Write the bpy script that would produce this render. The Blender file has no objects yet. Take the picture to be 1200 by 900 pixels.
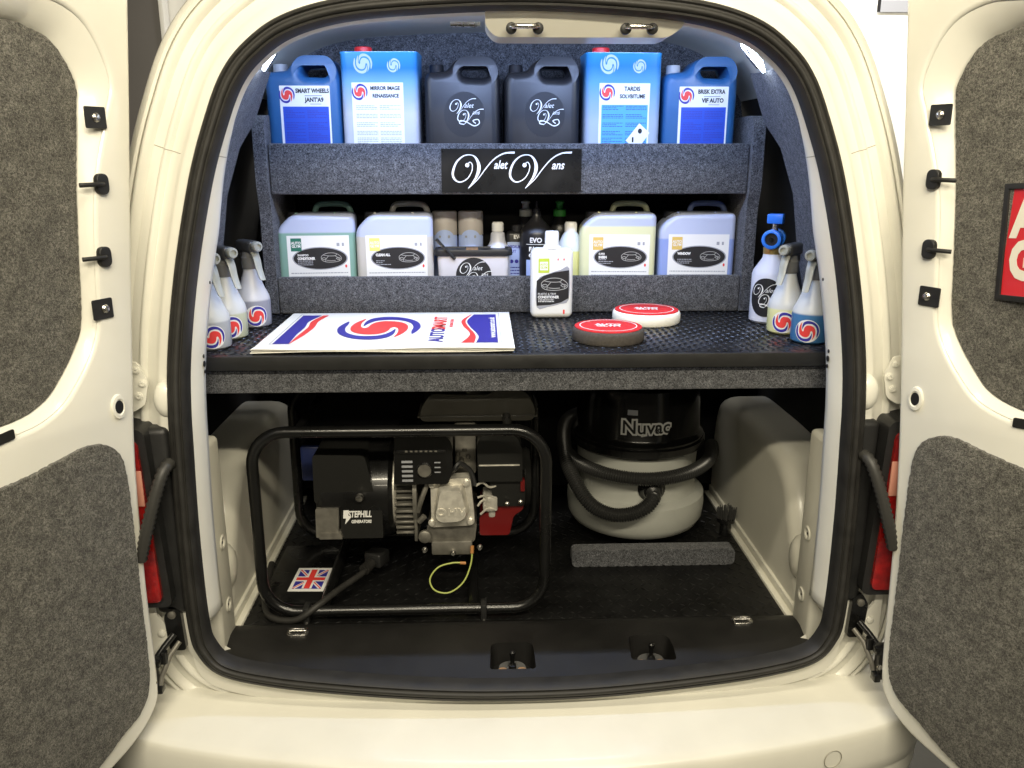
import bpy, bmesh, math, random
from mathutils import Vector, Matrix
random.seed(4)
R = math.radians
PI = math.pi
sc = bpy.context.scene
C = sc.collection

# ------------------------------------------------------------------ camera
cam_d = bpy.data.cameras.new('camera')
cam = bpy.data.objects.new('camera', cam_d); C.objects.link(cam)
cam.location = (-0.07, 0, 1.03)
cam.rotation_euler = (R(90 - 15.4), 0, R(-2.0))
cam_d.sensor_width = 36; cam_d.lens = 29.37
cam_d.clip_start = 0.02; cam_d.clip_end = 60
sc.camera = cam
# ------------------------------------------------------------------ world: dim warm bounce of an indoor workshop
w = bpy.data.worlds.new('World'); sc.world = w; w.use_nodes = True
bg = w.node_tree.nodes['Background']
bg.inputs[0].default_value = (1.0, 0.90, 0.70, 1); bg.inputs[1].default_value = 0.045
# ------------------------------------------------------------------ lamps
def area(name, loc, target, sx, sy, power, col):
    l = bpy.data.lights.new(name, 'AREA'); l.shape = 'RECTANGLE'; l.size = sx; l.size_y = sy
    l.energy = power; l.color = col
    o = bpy.data.objects.new(name, l); C.objects.link(o); o.location = loc
    d = Vector(target) - Vector(loc)
    o.rotation_euler = d.to_track_quat('-Z', 'Y').to_euler()
    return o
WARM = (1.0, 0.90, 0.69)
area('ceiling_tube_near', (0.12, 0.85, 2.15), (0.12, 1.0, 0), 1.1, 0.10, 17, WARM)
area('ceiling_tube_behind', (0.05, -0.55, 2.2), (0.0, 1.3, 0.4), 2.4, 0.10, 80, WARM)
area('added_rear_fill', (0.0, -2.1, 2.05), (0.0, 1.6, 0.5), 2.4, 0.10, 26, WARM)  # added unseen lamp, low and far back, to brighten the wheel arches
area('added_wall_fill', (0.9, 2.55, 2.35), (1.2, 3.2, 1.0), 1.6, 0.2, 60, (1, .95, .88))  # added unseen lamp that overexposes the white wall
area('led_strip_light', (0.0, 1.70, 1.292), (0.0, 2.02, 0.95), 1.0, 0.025, 8.2, (0.44, 0.59, 1.0))
# ------------------------------------------------------------------ exposure
sc.view_settings.view_transform = 'Standard'; sc.view_settings.look = 'None'
sc.view_settings.exposure = 0.0; sc.view_settings.gamma = 1.0
sc.view_settings.use_curve_mapping = False

# ================================================================== materials
def nd(nt, t, **k):
    n = nt.nodes.new(t)
    for a, b in k.items(): setattr(n, a, b)
    return n
def mat(name, col, rough=0.5, metal=0.0, coat=0.0, trans=0.0, ior=1.45, vary=0.0, vscale=20.0, bump=0.0, bscale=300.0, spec=0.5, sheen=0.0, sss=0.0):
    m = bpy.data.materials.new(name); m.use_nodes = True
    nt = m.node_tree; b = nt.nodes['Principled BSDF']
    b.inputs['Base Color'].default_value = (*col, 1); b.inputs['Roughness'].default_value = rough
    b.inputs['Metallic'].default_value = metal; b.inputs['Coat Weight'].default_value = coat
    b.inputs['Coat Roughness'].default_value = 0.16 if name.startswith('van') else 0.06
    b.inputs['Transmission Weight'].default_value = trans; b.inputs['IOR'].default_value = ior
    b.inputs['Specular IOR Level'].default_value = spec; b.inputs['Sheen Weight'].default_value = sheen
    if sss:
        b.inputs['Subsurface Weight'].default_value = sss; b.inputs['Subsurface Radius'].default_value = (.02, .02, .02)
        b.inputs['Subsurface Scale'].default_value = 0.5
    tc = nd(nt, 'ShaderNodeTexCoord')
    if vary:
        n = nd(nt, 'ShaderNodeTexNoise'); n.inputs['Scale'].default_value = vscale; n.inputs['Detail'].default_value = 5
        nt.links.new(tc.outputs['Object'], n.inputs['Vector'])
        mx = nd(nt, 'ShaderNodeMapRange'); mx.inputs[1].default_value = .3; mx.inputs[2].default_value = .7
        mx.inputs[3].default_value = 1 - vary; mx.inputs[4].default_value = 1 + vary
        nt.links.new(n.outputs['Fac'], mx.inputs[0])
        mul = nd(nt, 'ShaderNodeVectorMath', operation='SCALE'); mul.inputs[0].default_value = col
        nt.links.new(mx.outputs[0], mul.inputs['Scale']); nt.links.new(mul.outputs[0], b.inputs['Base Color'])
        mr = nd(nt, 'ShaderNodeMapRange'); mr.inputs[3].default_value = max(.02, rough - .1); mr.inputs[4].default_value = min(1, rough + .12)
        nt.links.new(n.outputs['Fac'], mr.inputs[0]); nt.links.new(mr.outputs[0], b.inputs['Roughness'])
    if bump:
        n2 = nd(nt, 'ShaderNodeTexNoise'); n2.inputs['Scale'].default_value = bscale; n2.inputs['Detail'].default_value = 3
        nt.links.new(tc.outputs['Object'], n2.inputs['Vector'])
        bp = nd(nt, 'ShaderNodeBump'); bp.inputs['Strength'].default_value = bump; bp.inputs['Distance'].default_value = .002
        nt.links.new(n2.outputs['Fac'], bp.inputs['Height']); nt.links.new(bp.outputs[0], b.inputs['Normal'])
    return m
def carpet(name, dark, light, scale=260):
    m = bpy.data.materials.new(name); m.use_nodes = True; nt = m.node_tree; b = nt.nodes['Principled BSDF']
    tc = nd(nt, 'ShaderNodeTexCoord')
    n1 = nd(nt, 'ShaderNodeTexNoise'); n1.inputs['Scale'].default_value = scale; n1.inputs['Detail'].default_value = 4; n1.inputs['Roughness'].default_value = .7
    n1.inputs['Distortion'].default_value = 1.2
    n2 = nd(nt, 'ShaderNodeTexNoise'); n2.inputs['Scale'].default_value = scale * .22; n2.inputs['Detail'].default_value = 4
    n3 = nd(nt, 'ShaderNodeTexNoise'); n3.inputs['Scale'].default_value = scale * 2.2; n3.inputs['Detail'].default_value = 2
    for n in (n1, n2, n3): nt.links.new(tc.outputs['Object'], n.inputs['Vector'])
    cr = nd(nt, 'ShaderNodeValToRGB'); cr.color_ramp.elements[0].position = .42; cr.color_ramp.elements[0].color = (*dark, 1)
    cr.color_ramp.elements[1].position = .62; cr.color_ramp.elements[1].color = (*light, 1)
    nt.links.new(n1.outputs['Fac'], cr.inputs[0])
    mx = nd(nt, 'ShaderNodeMix', data_type='RGBA', blend_type='MULTIPLY'); mx.inputs[0].default_value = 1
    mr = nd(nt, 'ShaderNodeMapRange'); mr.inputs[1].default_value = .3; mr.inputs[2].default_value = .7; mr.inputs[3].default_value = .7; mr.inputs[4].default_value = 1.3
    nt.links.new(n2.outputs['Fac'], mr.inputs[0]); nt.links.new(cr.outputs[0], mx.inputs[6]); nt.links.new(mr.outputs[0], mx.inputs[7])
    nt.links.new(mx.outputs[2], b.inputs['Base Color'])
    b.inputs['Roughness'].default_value = 1; b.inputs['Specular IOR Level'].default_value = .1; b.inputs['Sheen Weight'].default_value = .15
    ad = nd(nt, 'ShaderNodeMath', operation='ADD'); nt.links.new(n1.outputs['Fac'], ad.inputs[0]); nt.links.new(n3.outputs['Fac'], ad.inputs[1])
    bp = nd(nt, 'ShaderNodeBump'); bp.inputs['Strength'].default_value = .9; bp.inputs['Distance'].default_value = .003
    nt.links.new(ad.outputs[0], bp.inputs['Height']); nt.links.new(bp.outputs[0], b.inputs['Normal'])
    return m
def fill_mat(name, empty_col, liquid_col, zfrac, axis=2, rough=.35, sss=.25):
    """milky polythene; the liquid inside shows through up to its level"""
    m = mat(name, empty_col, rough, sss=sss); nt = m.node_tree; b = nt.nodes['Principled BSDF']
    tc = nd(nt, 'ShaderNodeTexCoord'); sp = nd(nt, 'ShaderNodeSeparateXYZ'); nt.links.new(tc.outputs['Object'], sp.inputs[0])
    mr = nd(nt, 'ShaderNodeMapRange'); mr.inputs[1].default_value = zfrac - .002; mr.inputs[2].default_value = zfrac + .002
    nt.links.new(sp.outputs[axis], mr.inputs[0])
    mx = nd(nt, 'ShaderNodeMix', data_type='RGBA'); mx.inputs[6].default_value = (*liquid_col, 1); mx.inputs[7].default_value = (*empty_col, 1)
    nt.links.new(mr.outputs[0], mx.inputs[0]); nt.links.new(mx.outputs[2], b.inputs['Base Color'])
    return m
M = {}
M['paint'] = mat('van_paint', (.76, .745, .665), .34, coat=.4, vary=.045, vscale=7)
M['paint_in'] = mat('van_paint_inside', (.74, .72, .62), .42, coat=.25, vary=.04, vscale=6)
M['rubber'] = mat('seal_rubber', (.022, .021, .019), .55, vary=.25, vscale=30)
M['treadpl'] = mat('tread_plate', (.011, .011, .012), .27, vary=.3, vscale=18)
M['blackp'] = mat('black_plastic', (.016, .016, .016), .42, vary=.2, vscale=25, bump=.15, bscale=900)
M['sill'] = mat('sill_plastic', (.011, .0105, .010), .42, vary=.25, vscale=14, bump=.3, bscale=1300)
M['mat_rubber'] = mat('floor_rubber', (.0055, .0055, .0055), .40, vary=.45, vscale=14, bump=.2, bscale=400)
M['blackmetal'] = mat('black_tube_paint', (.006, .006, .006), .28, coat=.3, vary=.2, vscale=15)
M['cowl'] = mat('black_cowl_paint', (.012, .012, .011), .4)
M['dark'] = mat('near_black_backing', (.008, .008, .009), .9)
M['carpet'] = carpet('shelf_carpet', (.028, .029, .033), (.20, .205, .22), 320)
M['carpet_door'] = carpet('door_carpet', (.060, .057, .048), (.225, .215, .185), 270)
M['red_glass'] = mat('tail_lamp_red', (.24, .006, .005), .14, coat=1, vary=.35, vscale=60, bump=.8, bscale=130)
M['clear_lens'] = mat('tail_lamp_clear', (.55, .25, .18), .15, coat=1)
M['steel'] = mat('bright_steel', (.62, .60, .56), .25, 1.0, vary=.1, vscale=60)
M['castalu'] = mat('cast_aluminium', (.70, .67, .59), .34, .5, vary=.2, vscale=50, bump=.2, bscale=500)
M['darkalu'] = mat('dull_aluminium', (.20, .19, .165), .5, .6, vary=.25, vscale=40, bump=.2, bscale=400)
M['rust'] = mat('rusty_plate', (.28, .17, .09), .7, .3, vary=.4, vscale=120)
M['white'] = mat('white_paper', (.76, .76, .74), .5)
M['whitepl'] = mat('white_plastic', (.80, .80, .77), .35, sss=.2)
M['joint_shade'] = mat('paint_joint_shadow', (.34, .32, .26), .6)  # darker paint tone standing in for shade in joints and sensor groove
M['led'] = mat('led_lamp_face', (.8, .85, .9), .4)
M['led'].node_tree.nodes['Principled BSDF'].inputs['Emission Color'].default_value = (.75, .85, 1, 1); M['led'].node_tree.nodes['Principled BSDF'].inputs['Emission Strength'].default_value = 38
M['ink'] = mat('black_ink', (.012, .012, .014), .5)
M['grey_ink'] = mat('grey_ink', (.32, .33, .36), .6)
M['car_ink'] = mat('grey_drawing_ink', (.36, .36, .34), .6)
M['red'] = mat('red_ink', (.72, .05, .045), .5)
M['dred'] = mat('deep_red_felt', (.60, .018, .022), .75, vary=.1, vscale=80, bump=.3, bscale=700)
M['navy'] = mat('navy_ink', (.035, .03, .28), .5)
M['blueblk'] = mat('blue_print', (.018, .07, .48), .45)
M['bluejug'] = mat('blue_polythene', (.022, .105, .27), .33, vary=.08, vscale=12, sss=.1)
M['blackjug'] = mat('black_polythene', (.015, .015, .017), .34, vary=.15, vscale=10)
M['redcap'] = mat('red_cap_plastic', (.75, .03, .035), .35)
M['clearcap'] = mat('silver_cap_plastic', (.55, .58, .62), .25, .3)
M['greytrig'] = mat('grey_trigger_plastic', (.33, .34, .30), .32)
M['darktrig'] = mat('dark_trigger_plastic', (.05, .05, .048), .35)
M['collar'] = mat('smoky_collar_plastic', (.20, .20, .19), .2, trans=.25)
M['bluepl'] = mat('blue_plastic', (.03, .19, .72), .35)
M['brass'] = mat('brass_fitting', (.55, .40, .14), .35, .8)
M['foam'] = mat('dark_grey_foam', (.075, .066, .058), .95, vary=.2, vscale=200, bump=.9, bscale=700)
M['wfoam'] = mat('white_foam', (.80, .79, .72), .9, bump=.5, bscale=700)
M['beige'] = mat('beige_cap_plastic', (.42, .39, .36), .45)
M['green'] = mat('green_plastic', (.05, .32, .05), .4)
M['dgreen'] = mat('dark_green_ink', (.02, .15, .10), .5)
M['yellow'] = mat('pale_yellow_ink', (.75, .66, .18), .5)
M['amber'] = mat('amber_ink', (.66, .46, .12), .5)
M['lime'] = mat('lime_ink', (.50, .62, .06), .5)
M['paleblue'] = mat('pale_blue_print', (.40, .50, .80), .5)
M['cyan'] = mat('light_blue_print', (.08, .34, .62), .45)
M['vacgrey'] = mat('grey_vacuum_plastic', (.36, .365, .33), .42, vary=.06, vscale=12)
M['vacblack'] = mat('black_vacuum_plastic', (.008, .008, .008), .22, coat=.3)
M['hose'] = mat('hose_plastic', (.022, .022, .021), .32)
M['conduit'] = mat('conduit_plastic', (.035, .034, .031), .45)
M['redmetal'] = mat('red_engine_paint', (.14, .006, .006), .3, coat=.5)
M['tank'] = mat('grey_tank_paint', (.085, .080, .066), .35, coat=.4, vary=.1, vscale=20)
M['lime_wire'] = mat('green_yellow_wire', (.40, .46, .12), .4)
M['orange'] = mat('orange_sleeve', (.42, .19, .06), .5)
M['navypl'] = mat('dark_blue_socket_plastic', (.010, .018, .075), .4)
M['wall'] = mat('white_wall_paint', (.86, .86, .84), .7, vary=.02, vscale=2, bump=.1, bscale=60)
M['greywall'] = mat('grey_panel_paint', (.115, .108, .105), .6, vary=.08, vscale=6)
M['concrete'] = mat('workshop_floor_paint', (.075, .073, .062), .5, vary=.25, vscale=5, bump=.2, bscale=120)
M['foambottle'] = mat('milky_bottle', (.62, .64, .72), .35, sss=.25)
M['tub'] = mat('clear_tub_plastic', (.62, .60, .62), .3, sss=.15)
M['sign_red'] = mat('sign_red_paint', (.62, .022, .03), .4, coat=.3)
M['sign_white'] = mat('sign_white_paint', (.80, .76, .66), .5)

# ================================================================== builders
PENDING = []          # curve / text objects turned into meshes at the end
def link(o, parent=None, loc=(0, 0, 0), rot=(0, 0, 0)):
    C.objects.link(o); o.location = loc; o.rotation_euler = rot
    if parent: o.parent = parent
    return o
def finish(bm, name, m, parent=None, loc=(0, 0, 0), rot=(0, 0, 0), ang=38, smooth=True):
    bmesh.ops.recalc_face_normals(bm, faces=bm.faces)
    me = bpy.data.meshes.new(name)
    if smooth:
        for f in bm.faces: f.smooth = True
        for e in bm.edges:
            if len(e.link_faces) == 2 and e.calc_face_angle(0) > R(ang): e.smooth = False
    bm.to_mesh(me); bm.free()
    me.materials.append(M[m] if isinstance(m, str) else m)
    return link(bpy.data.objects.new(name, me), parent, loc, rot)
def thing(name, label, cat, loc=(0, 0, 0), rotz=0, group=None, rot=None):
    o = bpy.data.objects.new(name, None); o.empty_display_size = .05
    link(o, None, loc, rot or (0, 0, rotz)); tag(o, label, cat, group); return o
def tag(o, label, cat, group=None):
    o['label'] = label; o['category'] = cat
    if group: o['group'] = group
    return o
def struct(o): o['kind'] = 'structure'; return o
def add_box(bm, lo, hi, r=0.0, seg=2):
    c = [(a + b) / 2 for a, b in zip(lo, hi)]; s = [abs(b - a) for a, b in zip(lo, hi)]
    g = bmesh.ops.create_cube(bm, size=1, matrix=Matrix.Translation(c) @ Matrix.Diagonal((*s, 1)))
    if r > 0:
        es = list({e for v in g['verts'] for e in v.link_edges})
        bmesh.ops.bevel(bm, geom=es, offset=min(r, min(s) * .49), segments=seg, profile=.5, affect='EDGES')
def box(name, lo, hi, m, parent=None, r=0.004, seg=2, loc=(0, 0, 0), rot=(0, 0, 0)):
    bm = bmesh.new(); add_box(bm, lo, hi, r, seg); return finish(bm, name, m, parent, loc, rot)
def add_lathe(bm, prof, seg=28, mtx=None, cap=True):
    rings = []
    for r_, z in prof:
        if r_ < 1e-5: rings.append([bm.verts.new((0, 0, z))])
        else: rings.append([bm.verts.new((r_ * math.cos(2 * PI * k / seg), r_ * math.sin(2 * PI * k / seg), z)) for k in range(seg)])
    vs = [v for q in rings for v in q]
    for a, b in zip(rings, rings[1:]):
        for k in range(seg):
            k2 = (k + 1) % seg
            if len(a) == 1 and len(b) == 1: continue
            if len(a) == 1: bm.faces.new((a[0], b[k2], b[k]))
            elif len(b) == 1: bm.faces.new((a[k], a[k2], b[0]))
            else: bm.faces.new((a[k], a[k2], b[k2], b[k]))
    if cap:
        if len(rings[0]) > 1: bm.faces.new(list(reversed(rings[0])))
        if len(rings[-1]) > 1: bm.faces.new(rings[-1])
    if mtx is not None: bmesh.ops.transform(bm, matrix=mtx, verts=vs)
def lathe(name, prof, m, parent=None, loc=(0, 0, 0), rot=(0, 0, 0), seg=28, scale=None):
    bm = bmesh.new(); add_lathe(bm, prof, seg)
    if scale: bmesh.ops.scale(bm, vec=scale, verts=bm.verts)
    return finish(bm, name, m, parent, loc, rot)
def catmull(pts, n=8, closed=False):
    pts = [Vector(p) for p in pts]; out = []; L = len(pts)
    for i in range(L if closed else L - 1):
        g = lambda k: pts[k % L] if closed else pts[max(0, min(L - 1, k))]
        p0, p1, p2, p3 = g(i - 1), g(i), g(i + 1), g(i + 2)
        for k in range(n):
            t = k / n
            out.append(.5 * ((2 * p1) + (p2 - p0) * t + (2 * p0 - 5 * p1 + 4 * p2 - p3) * t * t + (3 * p1 - p0 - 3 * p2 + p3) * t ** 3))
    if not closed: out.append(pts[-1])
    return out
def resample(path, step):
    out = [path[0]]; acc = 0
    for a, b in zip(path, path[1:]):
        d = (b - a).length
        while acc + d >= step:
            t = (step - acc) / d; a = a.lerp(b, t); out.append(a); d = (b - a).length; acc = 0
        acc += d
    return out
def add_tube(bm, path, r, seg=10, closed=False):
    path = [Vector(p) for p in path]; n = len(path)
    rf = r if callable(r) else (lambda i: r)
    tans = []
    for i in range(n):
        a = path[(i - 1) % n] if (closed or i > 0) else path[i]; b = path[(i + 1) % n] if (closed or i < n - 1) else path[i]
        tans.append((b - a).normalized())
    up = Vector((0, 0, 1)) if abs(tans[0].z) < .9 else Vector((1, 0, 0))
    nrm = (up - tans[0] * up.dot(tans[0])).normalized(); rings = []
    for i in range(n):
        t = tans[i]; nrm = (nrm - t * nrm.dot(t)).normalized(); bi = t.cross(nrm)
        rings.append([bm.verts.new(path[i] + (nrm * math.cos(2 * PI * k / seg) + bi * math.sin(2 * PI * k / seg)) * rf(i)) for k in range(seg)])
    for i in range(n if closed else n - 1):
        a, b = rings[i], rings[(i + 1) % n]
        for k in range(seg): bm.faces.new((a[k], a[(k + 1) % seg], b[(k + 1) % seg], b[k]))
    if not closed:
        bm.faces.new(list(reversed(rings[0]))); bm.faces.new(rings[-1])
def tube(name, path, r, m, parent=None, seg=10, closed=False, loc=(0, 0, 0), rot=(0, 0, 0)):
    bm = bmesh.new(); add_tube(bm, path, r, seg, closed); return finish(bm, name, m, parent, loc, rot, ang=60)
def corrugated(name, pts, r, m, parent=None, pitch=.006, depth=.14):
    p = resample(catmull(pts, 12), pitch / 2)
    return tube(name, p, lambda i: r * (1 if i % 2 else 1 - depth), m, parent, seg=14)
FRONT = (PI / 2, 0, 0)
def flat(name, loops, m, parent=None, loc=(0, 0, 0), rot=FRONT, e=.0003, bevel=0.0, bres=2, wrap=None):
    cu = bpy.data.curves.new(name, 'CURVE'); cu.dimensions = '2D'; cu.fill_mode = 'BOTH'; cu.extrude = e
    cu.bevel_depth = bevel; cu.bevel_resolution = bres; cu.offset = -bevel
    for lp in loops:
        s = cu.splines.new('POLY'); s.points.add(len(lp) - 1); s.use_cyclic_u = True
        for p, q in zip(s.points, lp): p.co = (q[0], q[1], 0, 1)
    cu.materials.append(M[m] if isinstance(m, str) else m)
    o = link(bpy.data.objects.new(name, cu), parent, loc, rot); PENDING.append((o, wrap)); return o
def text(s, size, m, parent, loc, rot=(0, 0, 0), align='CENTER', bold=0.0, shear=0.0, sx=1.0, e=.0002, name='lettering', wrap=None, spacing=1.0):
    cu = bpy.data.curves.new(name, 'FONT'); cu.body = s; cu.size = size; cu.align_x = align; cu.align_y = 'CENTER'
    cu.extrude = e; cu.offset = bold; cu.shear = shear; cu.space_character = spacing; cu.resolution_u = 3
    cu.materials.append(M[m] if isinstance(m, str) else m)
    o = link(bpy.data.objects.new(name, cu), parent, loc, rot); o.scale = (sx, 1, 1); PENDING.append((o, wrap)); return o
def rect(w_, h_, cx=0, cy=0, r=0.0, n=5):
    x0, x1, y0, y1 = cx - w_ / 2, cx + w_ / 2, cy - h_ / 2, cy + h_ / 2
    if r <= 0: return [(x0, y0), (x1, y0), (x1, y1), (x0, y1)]
    return rpoly([(x0, y0), (x1, y0), (x1, y1), (x0, y1)], r, n)
def rpoly(pts, r, n=5):
    """polygon with rounded corners; r a number or one per corner"""
    out = []; L = len(pts)
    for i in range(L):
        p = Vector(pts[i]); a = Vector(pts[i - 1]); b = Vector(pts[(i + 1) % L])
        rr = r[i] if isinstance(r, (list, tuple)) else r
        da = (a - p); db = (b - p); rr = min(rr, da.length * .49, db.length * .49)
        if rr < 1e-5: out.append((p.x, p.y)); continue
        A = p + da.normalized() * rr; B = p + db.normalized() * rr
        for k in range(n + 1):
            t = k / n; q = A * (1 - t) ** 2 + p * 2 * t * (1 - t) + B * t * t; out.append((q.x, q.y))
    return out
def ell(rx, ry, cx=0, cy=0, n=36): return [(cx + rx * math.cos(2 * PI * k / n), cy + ry * math.sin(2 * PI * k / n)) for k in range(n)]
def sm(pts, n=5, closed=True): return [(p.x, p.y) for p in catmull([(a, b, 0) for a, b in pts], n, closed)]
def ribbon(name, pts, wid, m, parent=None, loc=(0, 0, 0), rot=(0, 0, 0), n=8, dots=()):
    """flat stroke of changing width, pts 2-D"""
    P = catmull([(a, b, c) for (a, b), c in zip(pts, wid if isinstance(wid, (list, tuple)) else [wid] * len(pts))], n)
    bm = bmesh.new(); prev = None
    for i, p in enumerate(P):
        a = P[max(0, i - 1)]; b = P[min(len(P) - 1, i + 1)]
        t = Vector((b.x - a.x, b.y - a.y)); t = t.normalized() if t.length else Vector((1, 0)); q = Vector((-t.y, t.x)) * max(p.z, 1e-5) / 2
        v = (bm.verts.new((p.x + q.x, p.y + q.y, 0)), bm.verts.new((p.x - q.x, p.y - q.y, 0)))
        if prev: bm.faces.new((prev[0], prev[1], v[1], v[0]))
        prev = v
    for (x, y, r_) in dots: bm.faces.new([bm.verts.new((x + r_ * math.cos(2 * PI * k / 16), y + r_ * math.sin(2 * PI * k / 16), .00005)) for k in range(16)])
    return finish(bm, name, m, parent, loc, rot, smooth=False)
def bars(name, rects, m, parent, loc):
    """rows of unreadable small print"""
    bm = bmesh.new()
    for (x0, y0, x1, y1) in rects: bm.faces.new([bm.verts.new(p) for p in ((x0, y0, 0), (x1, y0, 0), (x1, y1, 0), (x0, y1, 0))])
    return finish(bm, name, m, parent, loc, smooth=False)
def smallprint(x0, y0, x1, y1, rows, fill=.45, gaps=()):
    out = []; h = (y1 - y0) / rows
    for k in range(rows):
        if k in gaps: continue
        x = x0; xe = x1 if random.random() < .7 else x0 + (x1 - x0) * random.uniform(.4, .9)
        while x < xe:
            l = random.uniform(.002, .008); out.append((x, y1 - (k + 1) * h + h * (1 - fill) / 2, min(xe, x + l), y1 - (k + 1) * h + h * (1 + fill) / 2)); x += l + .0011
    return out
def add_prism(bm, pts, y0, y1):
    """front outline (x,z) carried from y0 to y1"""
    a = [bm.verts.new((x, y0, z)) for x, z in pts]; b = [bm.verts.new((x, y1, z)) for x, z in pts]
    bm.faces.new(a); bm.faces.new(list(reversed(b)))
    for i in range(len(a)): j = (i + 1) % len(a); bm.faces.new((a[j], a[i], b[i], b[j]))
def prism(name, pts, y0, y1, m, parent=None, loc=(0, 0, 0), rot=(0, 0, 0), bev=0.0):
    bm = bmesh.new(); add_prism(bm, pts, y0, y1)
    if bev: bmesh.ops.bevel(bm, geom=[e for e in bm.edges if e.calc_face_angle(0) > R(35)], offset=bev, segments=2, profile=.5, affect='EDGES')
    return finish(bm, name, m, parent, loc, rot)

# -------- emblems used on several things
RH = [(-.47, .82), (-.64, .48), (-.71, .08), (-.62, -.30), (-.36, -.53), (-.03, -.57), (.17, -.44), (.26, -.22), (.28, -.04), (.36, .05), (.45, -.05), (.50, -.30), (.50, -.56)]
RED = RH + [(-x, -y) for x, y in RH]
BLUE = [(-.86, .56), (-.97, .25), (-1.0, -.12), (-.85, -.56), (-.5, -.89), (-.06, -1.0), (.28, -.86), (.42, -.55), (.41, -.14), (.33, -.38), (.18, -.62), (-.06, -.72), (-.42, -.68), (-.71, -.42), (-.83, -.02), (-.82, .32)]
def swirl(parent, cx, cy, r_, z, ry=None, cols=('red', 'navy'), wrap=None, rot=(0, 0, 0), base=None):
    ry = ry or r_
    f = lambda P, s: [(s * x * r_, s * y * ry) for x, y in sm(P, 4)]
    flat('emblem', [f(RED, 1)], cols[0], parent, (cx, cy, z), rot, wrap=wrap)
    flat('emblem', [f(BLUE, 1)], cols[1], parent, (cx, cy, z), rot, wrap=wrap)
    flat('emblem', [f(BLUE, -1)], cols[1], parent, (cx, cy, z), rot, wrap=wrap)
VP = [(252, 152), (272, 130), (291, 150), (286, 200), (250, 255), (192, 280), (150, 255), (140, 205), (170, 130), (228, 82), (290, 78), (328, 112), (343, 175), (318, 248), (258, 328), (330, 262), (400, 172), (465, 104), (540, 64), (620, 58)]
VW = [6, 6, 7, 7, 8, 9, 15, 17, 14, 9, 8, 18, 26, 17, 4, 6, 8, 9, 11, 15]
def vscript(parent, x, y, s, z, m='white'):
    """the flourished capital V, x,y = its foot"""
    pts = [((a - 258) * s, (328 - b) * s) for a, b in VP]
    k = VP.index((258, 328))
    ribbon('script_letter', pts[:k + 1], [q * s for q in VW[:k + 1]], m, parent, (x, y, z), dots=[((252 - 258) * s, (328 - 152) * s, 16 * s)])
    ribbon('script_letter', pts[k:], [q * s for q in VW[k:]], m, parent, (x, y, z + .00005))
def valet_badge(parent, cx, cy, r_, z):
    s = r_ / 330
    vscript(parent, cx - .42 * r_, cy - .02 * r_, s * .95, z); text('alet', .34 * r_, 'white', parent, (cx + .22 * r_, cy + .40 * r_, z), shear=.35)
    vscript(parent, cx - .02 * r_, cy - .55 * r_, s * .95, z + .0001); text('ans', .30 * r_, 'white', parent, (cx + .60 * r_, cy + .05 * r_, z), shear=.35)
    ribbon('script_letter', [(-.02 * r_ + cx, cy - .55 * r_), (cx - .25 * r_, cy - .5 * r_), (cx - .22 * r_, cy - .36 * r_), (cx + .1 * r_, cy - .42 * r_), (cx + .5 * r_, cy - .62 * r_), (cx + .78 * r_, cy - .5 * r_), (cx + .72 * r_, cy - .3 * r_), (cx + .45 * r_, cy - .36 * r_), (cx + .6 * r_, cy - .5 * r_)], .05 * r_, 'white', parent, (0, 0, z))
def car_drawing(parent, cx, cy, s, z, m='car_ink'):
    """a generic saloon seen from the front corner, in fine lines"""
    L = [[(-.9, .1), (-.7, .35), (-.3, .55), (.2, .58), (.6, .45), (.95, .1), (1, -.2), (.8, -.45), (.2, -.6), (-.5, -.55), (-.85, -.3), (-.9, .1)],
         [(-.7, .32), (-.2, .2), (.4, .22), (.6, .45)], [(-.2, .2), (-.45, -.2), (-.5, -.55)], [(.4, .22), (.75, -.1), (.8, -.45)],
         [(-.85, -.1), (-.6, -.02), (-.45, -.2), (-.7, -.28), (-.85, -.1)], [(.5, -.12), (.72, -.02), (.92, -.14), (.7, -.28), (.5, -.12)], [(-.4, -.35), (0, -.42), (.45, -.38)]]
    for l in L: ribbon('drawing', [(cx + a * s, cy + b * s * .75) for a, b in l], .05 * s, m, parent, (0, 0, z), n=4)

# ================================================================== the place
fl = box('floor', (-4, -2.5, -.60), (4, 3.2, -.55), 'concrete', r=0); struct(fl)
wl = box('wall', (-4, 3.2, -.60), (4, 3.3, 3.0), 'wall', r=0); struct(wl)
gp_ = thing('grey_panel', 'tall grey panel with pale edge strip against the wall, left of the van', 'panel', (-1.24, 3.19, -.55))
box('board', (-.35, -.05, 0), (.07, .0, 2.7), 'greywall', gp_, r=.004)
box('edge_strip', (.07, -.056, 0), (.085, .0, 2.7), 'wall', gp_, r=.002)
no = thing('wall_notice', 'white notice with grey band pinned high on the white wall', 'notice', (1.50, 3.195, 1.64))
sheet = flat('sheet', [rect(.30, .24)], 'white', no, (0, -.002, 0), e=.001)
flat('band', [rect(.30, .04, 0, -.10)], 'grey_ink', sheet, (0, 0, .0016), (0, 0, 0))
flat('band', [rect(.012, .24, -.145, 0)], 'ink', sheet, (0, 0, .0017), (0, 0, 0))
bars('small_print', smallprint(-.12, -.07, .12, .1, 5, .6), 'ink', sheet, (0, 0, .0019))

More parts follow.
